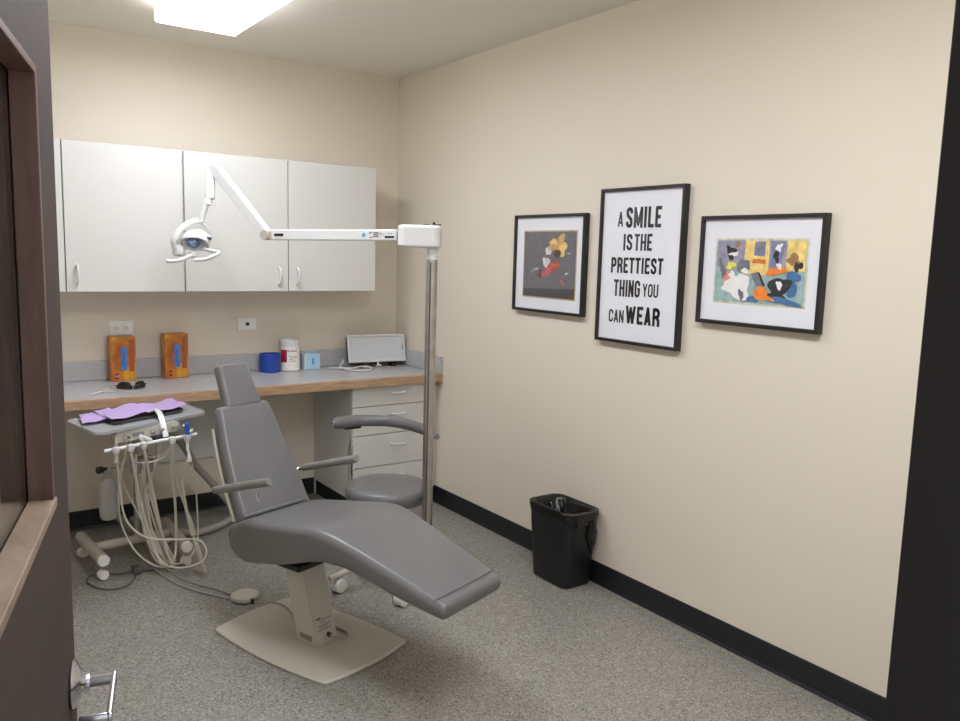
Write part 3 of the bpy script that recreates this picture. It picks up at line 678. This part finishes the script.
m.build('star_base', M['creamdk'], so)
for i, a_ in enumerate(angs):
    d = V((math.cos(math.radians(a_)), math.sin(math.radians(a_)), 0)); p = V((-d.y, d.x, 0)); q = SC+d*[.245, .30, .28, .28, .28][i]
    ax = (p*.6+d*.8).normalized() if i else V((.95, -.3, 0)).normalized()
    ax = V((.35, -.94, 0)) if i < 2 else ax
    m = MB()
    m.lathe([(.022, -.022), (.029, -.020), (.029, -.002), (.02, -.001), (.02, .001), (.029, .002), (.029, .020), (.022, .022)], q+UP*.0295, ax, 20)
    cst = m.build('caster', M['whitesh'], so)
    m = MB(); m.lathe([(.0275, -.004), (.0282, -.002), (.0282, .002), (.0275, .004)], q+UP*.0285-ax*.021, ax, 20); m.build('tread', M['tray'], cst)
    m = MB(); m.tube([q+UP*.05, q+UP*.072], .007, 8); m.build('stem', M['steel'], cst)
bar = [(1.505, 3.285, .648), (1.54, 3.302, .648), (1.606, 3.309, .648), (1.672, 3.298, .648), (1.735, 3.262, .648), (1.775, 3.215, .648), (1.806, 3.116, .648), (1.814, 3.03, .648), (1.813, 2.95, .648), (1.79, 2.85, .648)]
m = MB(); m.tube(bar, [.010, .024, .028, .028, .028, .027, .027, .026, .026, .025, .025, .024, .024, .023, .022, .010], 16, 5, flat=1); m.build('arm_pad', M['vinyl'], so)
m = MB(); m.tube([(1.606, 3.309, .632), (1.606, 3.309, .50)], .0085, 12); m.tube([(1.606, 3.309, .53), (1.606, 3.309, .375)], .0125, 12)
m.tube([(1.606, 3.309, .385), (1.606, 3.29, .352), (1.62, 3.18, .346), (1.635, 3.05, .346)], .010, 10, 3); m.build('arm_post', M['chrome'], so)
m = MB(); m.box((1.612, 3.307, .620), (.08, .03, .012), .003, boxrot((1, 0, 0))); m.build('arm_bracket', M['black'], so)
m = MB(); m.tube([SC+V((-.04, -.05, .335)), SC+V((-.12, -.15, .30)), SC+V((-.15, -.17, .295))], [.005, .007], 8, 2); m.build('height_lever', M['chrome'], so)

# ------------------------------------------------------------------ pole light
PB = V((1.675, 2.735, 0)); PT = V((1.735, 2.838, 1.41)); 
PB = V((1.705, 2.785, 0)); PT = V((1.705, 2.785, 1.405))
dl = thing('dental_light', 'white dental lamp on a folding arm from a tall steel floor pole', 'dental light', PB)
m = MB(); m.lathe([(.0225, .004), (.0225, 1.405)], PB, seg=28); pole = m.build('pole', M['steel'], dl)
m = MB(); m.box(PB+V((-.017, -.0185, .70)), (.006, .004, 1.38), .001, boxrot((.82, -.57, 0))); m.build('pole_groove', M['tray'], pole)
m = MB(); m.lathe([(.055, 0), (.055, .006), (.03, .010), (.026, .03), (.0235, .031)], PB, seg=28); m.build('floor_flange', M['steel'], dl)
m = MB(); m.lathe([(.0232, 1.40), (.0232, 1.412), (.018, 1.416), (.018, 1.428), (.027, 1.450)], PB, seg=28); m.build('collar', M['white'], dl)
RT = V((.8202, -.5714, .0273)); FW = V((.5697, .8114, -.1307)); UPC = V((.0525, .1227, .9911))
rt2 = V((.82, -.572, 0)).normalized(); fw2 = V((.572, .82, 0))
hb_c = PB+V((0, 0, 1.492))-rt2*.050
m = MB(); R_ = []
for z, ins in ((-.046, .010), (-.043, .003), (-.036, 0), (.034, 0), (.041, .003), (.045, .012)): R_.append(rrect(hb_c+UP*z, rt2, fw2, .087-ins, .045-ins, .034, 6))
m.loft(R_); hbx = m.build('swivel_housing', M['white'], dl, ang=50)
m = MB(); m.lathe([(.005, 0), (.005, .012)], hb_c+rt2*.055+UP*.046+fw2*.01, seg=10); m.lathe([(.014, 0), (.014, .004)], hb_c+rt2*.025+UP*.0455, seg=14); m.lathe([(.014, 0), (.014, .004)], hb_c+rt2*.07+UP*.0455, seg=14); m.build('cap_screw', M['black'], hbx)
AR = hb_c-rt2*.076+UP*.003; JT = V((1.240, 3.385, 1.485))
ad = (JT-AR).normalized()
Ra = boxrot(ad)
m = MB(); m.box((AR+JT)/2+ad*-.01, ((JT-AR).length-.05, .036, .044), .004, Ra, 2); arm = m.build('lower_arm', M['white'], dl)
aside = -fw2; aside = (aside-ad*aside.dot(ad)).normalized()
def onarm(dist, z, wdt, hgt, mb): mb.box(AR+ad*dist+aside*.0186+UP*z, (wdt, .0012, hgt), 0, Ra)
m = MB(); p = AR+ad*.158+aside*.0184; m.lathe([(.0125, 0), (.0125, .0006)], p, aside, 20); m.mi = 1
for sgn in (1,):
    m.loft([[p+aside*d+UP*a_+ad*b_ for a_, b_ in ((.008, 0), (0, .008), (-.008, 0), (0, -.008))] for d in (.0003, .0010)])
m.mi = 0; m.loft([[p+aside*d+UP*a_+ad*b_ for a_, b_ in ((.003, 0), (-.001, .004), (-.003, 0), (-.001, -.004))] for d in (.0008, .0014)])
m.build('logo', [M['ltblue'], M['navy']], arm)
m = MB()
for d_, z, w_, h_ in ((.128, .009, .012, .007), (.104, .009, .024, .006), (.104, .001, .022, .005), (.104, -.006, .026, .005), (.126, -.010, .014, .004), (.085, .007, .012, .003), (.075, .003, .018, .002), (.04, .006, .02, .002)): onarm(d_, z, w_, h_, m)
m.build('printed_text', M['label'], arm)
m = MB(); onarm(.042, -.008, .042, .008, m); m.build('printed_block', M['ink'], arm)
m = MB(); m.box(JT-ad*.075+aside*.0185, (.045, .002, .011), .0, Ra); m.build('latch_slot', M['black'], arm)
m = MB(); m.lathe([(.020, -.020), (.022, -.017), (.022, .017), (.020, .020)], JT, aside, 20); m.box(JT-ad*.02, (.04, .026, .036), .004, Ra); m.build('elbow_joint', M['creamdk'], dl)
EL = V((1.092, 3.600, 1.765)); e2 = (EL-JT).normalized()
m = MB(); m.box((JT+EL)/2+e2*.005, ((EL-JT).length+.0, .044, .040), .003, boxrot(e2, aside), 2); ua = m.build('upper_arm', M['white'], dl)
Rq = boxrot(e2, aside)
for q_ in (.055, .235): m = MB(); m.box(JT+e2*q_, (.0012, .0446, .0406), 0, Rq); m.build('seam', M['cream'], ua)
m = MB(); m.lathe([(.018, -.019), (.022, -.015), (.022, .015), (.018, .019)], EL, aside, 20); m.build('top_joint', M['white'], dl)
LA = V((1.002, 3.611, 1.434)); px_ = .00436
def LP(dx, dy, dd=0): return LA+RT*(dx*px_)-UPC*(dy*px_)+FW*dd      # dx right, dy down, in steps of 4.4 mm from the lamp centre
# drop link
m = MB(); m.box(LP(15, -60), (.040, .030, .13), .008, boxrot(RT, UPC), 3); m.tube([LP(14, -50), LP(13, -40)], .016, 12); m.tube([LP(21, -44), LP(21, -38)], .004, 8)
m.tube([LP(12, -46), LP(10, -38), LP(5, -23)], .014, 12, 4); m.build('drop_link', M['white'], dl)
m = MB(); m.tube([LP(8, -25), LP(-2, -23, -.01), LP(-12, -15, -.03), LP(-18, -4, -.04), LP(-18, 5, -.03)], [.017, .014], 12, 6, flat=.45); m.tube([LP(4, -24), LP(9, -20, .02), LP(12, -12, .05), LP(12, -6, .06)], [.012, .008], 10, 5, flat=.5)
m.build('yoke', M['white'], dl)
m = MB(); m.lathe([(.001, -.016), (.012, -.012), (.016, 0), (.012, .012), (.001, .016)], LP(-18, -4), RT, 16); m.build('yoke_knob', M['white'], dl)
# lamp head: scooped shell facing down-left toward the patient
hx = RT; fd = (FW*-.55-UPC*.83).normalized(); hy = fd.cross(hx).normalized()
m = MB(); R_ = []
for d_, w_, h_ in ((-.060, .016, .014), (-.054, .034, .026), (-.036, .052, .038), (-.012, .062, .045), (.008, .064, .046), (.013, .060, .043), (.010, .050, .036), (-.005, .040, .030), (-.02, .02, .015)):
    R_.append(rrect(LP(0, -3)+fd*d_, hx, hy, w_, h_, .05, 6))
m.loft(R_); head = m.build('lamp_head', M['white'], dl, ang=60)
m = MB(); m.lathe([(.027, .0), (.028, .006), (.024, .014), (.012, .018), (.001, .019)], LP(-2, -2)+fd*-.004, fd, 24); m.build('bulb_shield', M['lens'], head)
m = MB(); m.tube([LP(-13, -3)+fd*.012, LP(-8, -10)+fd*.012, LP(0, -11)+fd*.012, LP(8, -8)+fd*.012, LP(14, -4)+fd*.012], .004, 8, 5); m.build('rim', M['tray'], head)
m = MB(); m.box(LP(-16, 6), (.05, .045, .045), .012, boxrot(RT, UPC), 3); m.build('side_housing', M['white'], head)
m = MB(); m.tube([LP(9, -7), LP(14, -7, .01)], .016, 12); m.mi = 1; m.tube([LP(13, -7, -.01), LP(17, -6, -.01)], .007, 10); m.build('tilt_knob', [M['white'], M['tray']], head)
m = MB(); m.lathe([(.016, 0), (.016, .02), (.01, .026)], LP(-2, 7)-UPC*.0, -UPC, 16); m.build('handle_boss', M['white'], head)
m = MB(); m.tube([LP(-2, 10, -.01), LP(-7, 14, -.03), LP(-13, 17, -.05), LP(-19, 18, -.06), LP(-23, 17.5, -.06)], .0085, 10, 5); m.build('grip_handle', M['white'], head)
m = MB(); m.tube([LP(9, 4), LP(17, 6), LP(25, 8, -.02), LP(24, 11, -.04), LP(15, 16, -.06), LP(5, 17, -.07)], .008, 10, 5); m.build('grip_handle', M['white'], head)

# ------------------------------------------------------------------ delivery cart
ca = thing('dental_cart', 'mobile dental delivery cart with ivory hoses and grey top shelf beside the chair', 'dental cart', (.77, 3.78, 0))
def capsule(m, a, b, r):
    a, b = V(a), V(b); d = (b-a).normalized(); m.tube([a, a+d*.0015, b-d*.0015, b], r, 18)
for a_, b_ in (((.588, 3.585, .092), (.555, 3.945, .092)), ((.930, 3.572, .092), (.931, 3.955, .092))):
    m = MB(); capsule(m, a_, b_, .0245); tb = m.build('base_tube', M['creamdk'], ca)
    m = MB(); q = V(a_); m.lathe([(.0248, .004), (.0248, -.008), (.022, -.012), (.001, -.0125)], q, V(b_)-q, 20); m.build('end_cap', M['whitesh'], tb)
m = MB(); capsule(m, (.575, 3.775, .09), (.93, 3.80, .09), .021); m.build('cross_tube', M['creamdk'], ca)
for x_, y_ in ((.588, 3.607), (.557, 3.925), (.930, 3.594), (.931, 3.93)):
    m = MB(); m.lathe([(.019, -.017), (.021, -.014), (.021, .014), (.019, .017)], (x_, y_, .0215), (.3, -.95, 0) if x_ < .6 else (.5, -.85, 0), 20); cst = m.build('caster', M['whitesh'], ca)
    m = MB(); m.tube([(x_, y_, .045), (x_, y_, .07)], .006, 8); m.build('stem', M['steel'], cst)
# uprights
m = MB()
for dx, dy in ((-.022, 0), (.022, .01)): m = MB(); m.tube([(.79+dx, 3.80+dy, .10), (.79+dx, 3.79+dy, .30), (.745+dx, 3.57+dy, .60), (.742+dx, 3.56+dy, .66)], .011, 12, 5); m.build('upright', M['tubegrey'], ca)
m = MB(); m.box((.768, 3.66, .47), (.09, .05, .07), .006); m.build('valve_block', M['tubegrey'], ca)
m = MB(); m.box((.744, 3.56, .672), (.16, .12, .034), .004); m.build('shelf_mount', M['tubegrey'], ca)
# top shelf
TZ = .7023
def rpoly(pts, r, n=5):
    out = []; k = len(pts)
    for i in range(k):
        p = V(pts[i]); a_ = (V(pts[i-1])-p).normalized(); b_ = (V(pts[(i+1) % k])-p).normalized()
        for j in range(n+1):
            t = j/n; out.append((p+a_*r)*(1-t)**2+p*2*t*(1-t)+(p+b_*r)*t*t)
    return out
T4 = [(0.535, 3.310), (1.024, 3.544), (0.986, 3.819), (0.465, 3.628)]
o_ = rpoly([(a_, b_, 0) for a_, b_ in T4], .045)
cc = V((.748, 3.572, 0))
m = MB(); m.loft([[cc+(p-cc)*f+UP*z for p in o_] for z, f in ((TZ-.012, .985), (TZ-.009, 1), (TZ-.001, 1), (TZ+.003, .995), (TZ+.003, .975), (TZ, .965))]); m.build('top_shelf', M['table'], ca, ang=30)
# control panel
pa = V((0.608, 3.380, 0.665)); pb_ = V((0.874, 3.464, 0.674)); pd = (pb_-pa).normalized(); pn = V((pd.y, -pd.x, 0)).normalized(); Rp = boxrot(pd)
m = MB(); m.loft([rrect((pa+pb_)/2+pn*d, pd, UP, (pb_-pa).length/2, .021, .014, 5) for d in (-.02, .014)]); panel = m.build('control_panel', M['cream'], ca, ang=50)
m = MB(); m.loft([rrect(pa+pd*.095+pn*d, pd, UP, .025, .008, .0079, 6) for d in (.013, .0155)]); m.build('badge', M['label'], panel)
for k, big in ((.035, 1), (.055, 0), (.155, 1), (.165, 0), (.195, 1), (.245, 1), (.268, 1)):
    m = MB(); c = pa+pd*k+UP*(.0 if big else -.006); m.lathe([(.008, .013), (.007, .030), (.003, .032)] if big else [(.005, .013), (.004, .018)], c, pn, 12); m.build('control_knob', M['chrome'] if big else M['tray'], panel)
m = MB(); m.box(pa+pd*.20-UP*.035-pn*.0, (.07, .05, .035), .005, Rp); m.build('control_block', M['tray'], ca)
# handpiece rail, holders
ra = V((0.573, 3.330, 0.628)); rb = V((0.912, 3.343, 0.654)); rd_ = (rb-ra).normalized(); rn = V((rd_.y, -rd_.x, 0)).normalized()
m = MB(); m.tube([ra-rd_*.01, rb+rd_*.008], .0075, 12); rail = m.build('instrument_rail', M['white'], ca)
m = MB(); m.box((ra+rb)/2+V((-.02, .05, .012)), (.022, .11, .012), .004, boxrot((.95, .2, 0))); m.tube([(0.725, 3.352, 0.640), (0.697, 3.422, 0.668)], .011, 10, flat=.5); m.build('rail_arm', M['white'], ca)
holders = [.03, .085, .135, .245, .305]
for k in holders:
    c = ra+rd_*k+rn*.014
    m = MB(); m.lathe([(.009, .012), (.0135, .010), (.0145, -.002), (.012, -.010), (.009, -.018)], c, (0, 0, 1), 18); m.tube([ra+rd_*k, c], .008, 8); m.build('instrument_holder', M['white'], rail)
m = MB(); c = ra+rd_*.03+rn*.014; m.tube([c+UP*.045, c+UP*.012, c-UP*.05], [.004, .007, .008], 10); m.build('syringe', M['creamdk'], ca)
c = ra+rd_*.304+rn*.016+UP*.012
m = MB(); m.box(c+UP*.016, (.018, .020, .062), .004, boxrot(rd_)); bh = m.build('blue_handpiece', M['blue'], ca); bh['label'] = 'blue handpiece body'
m = MB(); m.tube([c+UP*.038-rd_*.018, c+UP*.038], .005, 8); m.tube([c+UP*.008+rd_*.006, c+UP*.010+rd_*.022], .006, 8); m.tube([c+UP*.02+rd_*.02, c-UP*.005+rd_*.02], .004, 8); m.tube([c-UP*.012, c-UP*.035], .006, 8); m.build('fitting', M['white'], bh)
c5 = ra+rd_*.305+rn*.014
m = MB(); m.tube([c5-UP*.02, c5-UP*.06], .006, 8); m.tube([c5-UP*.06+rd_*.004, c5-UP*.09+rd_*.006], [.004, .009], 8); m.tube([c5-UP*.088+rd_*.006, c5-UP*.105+rd_*.006], .010, 10); m.build('suction_valve', M['whitesh'], ca)
# hoses
def dn(k, z=.02): c = ra+rd_*k+rn*.014; return (c.x, c.y, c.z-z)
hoses = [
 ([dn(.03, .04), (0.638, 3.450, 0.451), (0.662, 3.521, 0.306), (0.708, 3.549, 0.216), (0.778, 3.543, 0.166), (0.875, 3.490, 0.162), (0.942, 3.439, 0.164), (0.972, 3.425, 0.127), (0.966, 3.420, 0.083), (0.925, 3.445, 0.050), (0.857, 3.500, 0.035), (0.800, 3.620, 0.050), (0.778, 3.705, 0.211), (0.756, 3.597, 0.464)], .0042),
 ([dn(.085), (0.706, 3.457, 0.438), (0.733, 3.530, 0.329), (0.787, 3.599, 0.141), (0.820, 3.580, 0.035), (0.850, 3.620, 0.012), (0.845, 3.700, 0.060), (0.790, 3.704, 0.235), (0.761, 3.607, 0.464)], .0058),
 ([dn(.135), (0.764, 3.484, 0.441), (0.795, 3.550, 0.328), (0.845, 3.620, 0.106), (0.870, 3.600, 0.020), (0.875, 3.660, 0.012), (0.850, 3.730, 0.100), (0.792, 3.679, 0.305), (0.763, 3.595, 0.486)], .0058),
 ([dn(.245), (0.847, 3.469, 0.470), (0.877, 3.549, 0.329), (0.897, 3.620, 0.109), (0.878, 3.600, 0.030), (0.850, 3.640, 0.015), (0.820, 3.700, 0.100), (0.780, 3.657, 0.328), (0.760, 3.583, 0.508)], .0060),
 ([dn(.305, .10), (0.878, 3.426, 0.441), (0.901, 3.468, 0.316), (0.935, 3.496, 0.170)], .0068),
 ([dn(.304, .035), (0.939, 3.455, 0.441), (0.960, 3.511, 0.328), (0.977, 3.559, 0.164), (0.965, 3.550, 0.100), (0.930, 3.540, 0.050), (0.880, 3.580, 0.020), (0.830, 3.660, 0.060), (0.780, 3.694, 0.235), (0.753, 3.618, 0.441)], .0035),
 ([(0.687, 3.488, 0.616), (0.671, 3.561, 0.497), (0.666, 3.619, 0.403), (0.684, 3.705, 0.211), (0.735, 3.680, 0.075), (0.800, 3.610, 0.018), (0.860, 3.580, 0.012), (0.890, 3.620, 0.020), (0.860, 3.700, 0.100), (0.800, 3.686, 0.328)], .0042),
 ([dn(.03, .05), (0.669, 3.524, 0.419), (0.761, 3.636, 0.211), (0.800, 3.640, 0.080), (0.845, 3.600, 0.014), (0.870, 3.600, 0.012), (0.885, 3.660, 0.030), (0.849, 3.714, 0.152), (0.795, 3.673, 0.374)], .004),
 ([(0.718, 3.522, 0.552), (0.730, 3.599, 0.385), (0.756, 3.644, 0.235), (0.800, 3.630, 0.080), (0.850, 3.600, 0.013), (0.840, 3.660, 0.040), (0.793, 3.705, 0.211)], .0045),
 ([(0.804, 3.460, 0.616), (0.798, 3.517, 0.508), (0.773, 3.574, 0.396), (0.761, 3.651, 0.282), (0.785, 3.700, 0.120), (0.830, 3.620, 0.018)], .004),
 ([dn(.085, .02), (0.694, 3.399, 0.552), (0.757, 3.414, 0.541), (0.797, 3.394, 0.562), dn(.245, .03)], .0025),
 ([dn(.245, .02), (0.869, 3.503, 0.441), (0.907, 3.550, 0.328), (0.959, 3.578, 0.188), (0.970, 3.590, 0.120)], .0045),
 ([dn(.135, .02), (0.755, 3.456, 0.552), (0.811, 3.450, 0.562), dn(.245, .02)], .0025),
]
for pts, r_ in hoses:
    m = MB(); m.tube(pts, r_, 8, 6); m.build('hose', M['tube'], ca)
m = MB(); m.tube([(.939, 3.512, .168), (.948, 3.48, .120), (.955, 3.455, .07), (.968, 3.42, .018)], [.006, .010, .012, .009, .005], 10, 4); m.build('suction_wand', M['creamdk'], ca)
# thick grey suction hose to the wall
m = MB(); m.tube([(.83, 3.60, .64), (.92, 3.72, .58), (1.02, 3.90, .46), (1.10, 4.04, .34), (1.18, 4.08, .24), (1.27, 4.12, .12), (1.32, 4.13, .05), (1.30, 4.08, .022), (1.22, 3.995, .021), (1.12, 3.94, .021), (1.03, 3.945, .021), (.95, 4.03, .021), (.90, 4.15, .021), (.88, 4.27, .03)], .0185, 14, 6); hz = m.build('suction_hose', M['tubegrey'], ca)
m = MB(); m.tube([(.68, 3.84, .22), (.72, 3.86, .16), (.76, 3.90, .09), (.82, 3.98, .03), (.86, 4.10, .02), (.84, 4.27, .03)], .016, 12, 6); m.build('drain_hose', M['tubegrey'], ca)
# water bottle
bt = V((.652, 3.80, -.010))
m = MB(); m.lathe([(.02, .212), (.030, .214), (.036, .226), (.0385, .25), (.0385, .365), (.034, .385), (.020, .398), (.0145, .402), (.0145, .420)], bt, seg=28); m.build('water_bottle', M['bottle'], ca)
m = MB(); m.lathe([(.017, .415), (.017, .442), (.012, .448)], bt, seg=20); m.box(bt+V((.05, 0, .45)), (.16, .018, .016), .003); m.build('bottle_cap', M['creamdk'], ca)
m = MB(); m.tube([bt+V((-.005, -.01, .447)), bt+V((-.03, -.02, .447))], .007, 10); m.tube([bt+V((-.024, -.018, .447)), bt+V((-.044, -.026, .447))], .016, 14); m.build('bottle_knob', M['black'], ca)
# dark floor cable with connector
m = MB(); m.tube([(.70, 3.62, .008), (.655, 3.625, .005), (.60, 3.66, .005), (.545, 3.66, .005), (.525, 3.60, .005), (.55, 3.515, .005), (.60, 3.467, .005), (.66, 3.478, .005), (.70, 3.54, .006), (.722, 3.60, .010)], .0032, 8, 6); m.tube([(.722, 3.60, .010), (.77, 3.60, .006), (.81, 3.59, .006)], .004, 8, 4); cb = m.build('floor_cable', M['darkcord'], ca)
m = MB(); m.box((.722, 3.605, .018), (.035, .05, .030), .005); m.tube([(.745, 3.60, .014), (.80, 3.585, .012)], .006, 8); m.build('cable_connector', M['tray'], cb)

# tray and papers on the shelf
e1 = V((.905, .425, 0)).normalized()*.36; e2_ = V((-.10, .99, 0)).normalized()*.20
to = V((0.612, 3.427, TZ+.0038))
t4 = [to, to+e1, to+e1+e2_, to+e2_]; oo = rpoly(t4, .03); tcn = (to+e1*.5+e2_*.5)
m = MB(); m.loft([[tcn+(p-tcn)*f+UP*z for p in oo] for z, f in ((0, .95), (.001, .955), (.009, .995), (.010, 1.0), (.010, .985), (.008, .97), (.004, .93), (.0035, .5))]); tag(m.build('instrument_tray', M['tray'], None, ang=30), 'dark grey instrument tray under the lilac papers on the cart', 'tray')
def sheet(c, du, dv, amp, ph, nu=14, nv=8, droop=None):
    m = MB(); c = V(c); du = V(du); dv = V(dv); g = []
    def hgt(i, j):
        a_, b_ = i/nu, j/nv
        z = amp*(math.sin(ph+a_*7.3)*.5+.5)*(.4+.6*math.sin(ph*2+b_*4)**2)
        return z+(droop(a_, b_) if droop else 0)
    top = [[c+du*(i/nu)+dv*(j/nv)+UP*hgt(i, j) for j in range(nv+1)] for i in range(nu+1)]
    for sgn in (0, 1):
        g.append([[m.b.verts.new(p+UP*(.0008*sgn)) for p in row] for row in top])
    for q in g:
        for i in range(nu):
            for j in range(nv): m.face((q[i][j], q[i+1][j], q[i+1][j+1], q[i][j+1]))
    for i in range(nu):
        for j in (0, nv): m.face((g[0][i][j], g[0][i+1][j], g[1][i+1][j], g[1][i][j]))
    for j in range(nv):
        for i in (0, nu): m.face((g[0][i][j], g[0][i][j+1], g[1][i][j+1], g[1][i][j]))
    return m
zt = TZ+.0155
s1 = sheet((0.512, 3.474, TZ+.010), V((.125, .040, .010)), V((.012, .165, .006)), .010, 1.2, droop=lambda a_, b_: -.004*(1-a_))
s2 = sheet((0.612, 3.450, zt+.001), V((.185, .100, .004)), V((-.030, .200, .0)), .012, 2.0)
s3 = sheet((0.769, 3.520, zt+.004), V((.185, .095, .002)), V((-.025, .175, .0)), .012, .4)
for s_, lb in ((s1, 'lilac paper sheet at the left end of the cart shelf, hanging over the tray rim'), (s2, 'lilac paper sheet lying across the middle of the cart tray'), (s3, 'lilac paper sheet at the right end of the cart tray, beside the white strap')):
    tag(s_.build('paper_sheet', M['purple'], None, ang=70), lb, 'paper', 'lilac paper sheets on the cart')
# white saliva-ejector strap hanging from the tray
m = MB(); pts = catmull([(.800, 3.60, TZ+.028), (.806, 3.53, TZ+.033), (.806, 3.470, TZ+.024), (.807, 3.435, TZ-.004), (.810, 3.398, .645)], 6)
R_ = [[p+rd_*w_+V((0, -1, 0))*t_ for w_, t_ in ((-.011, 0), (.011, 0), (.011, .0025), (-.011, .0025))] for p in pts]
m.loft(R_); m.build('white_strap', M['white'], ca)

# ------------------------------------------------------------------ camera
Rm = Matrix(((0.8201849, 0.05252384, -0.56968234), (-0.57144716, 0.12271872, -0.81141128), (0.02729225, 0.99105064, 0.13066664)))
cam = bpy.data.cameras.new('camera'); co = bpy.data.objects.new('camera', cam); C.objects.link(co)
co.matrix_world = Matrix.Translation((0, 0, 1.4262)) @ Rm.to_4x4()
cam.sensor_width = 36; cam.lens = 803.2*36/960; cam.clip_start = .01
bpy.context.scene.camera = co

# ------------------------------------------------------------------ light
w = bpy.data.worlds.new('world'); bpy.context.scene.world = w; w.use_nodes = True
w.node_tree.nodes['Background'].inputs['Color'].default_value = (.92, .95, 1, 1)
w.node_tree.nodes['Background'].inputs['Strength'].default_value = .6
sc = bpy.context.scene
sc.view_settings.view_transform = 'Standard'; sc.view_settings.look = 'None'; sc.view_settings.exposure = 1.18; sc.view_settings.gamma = 1
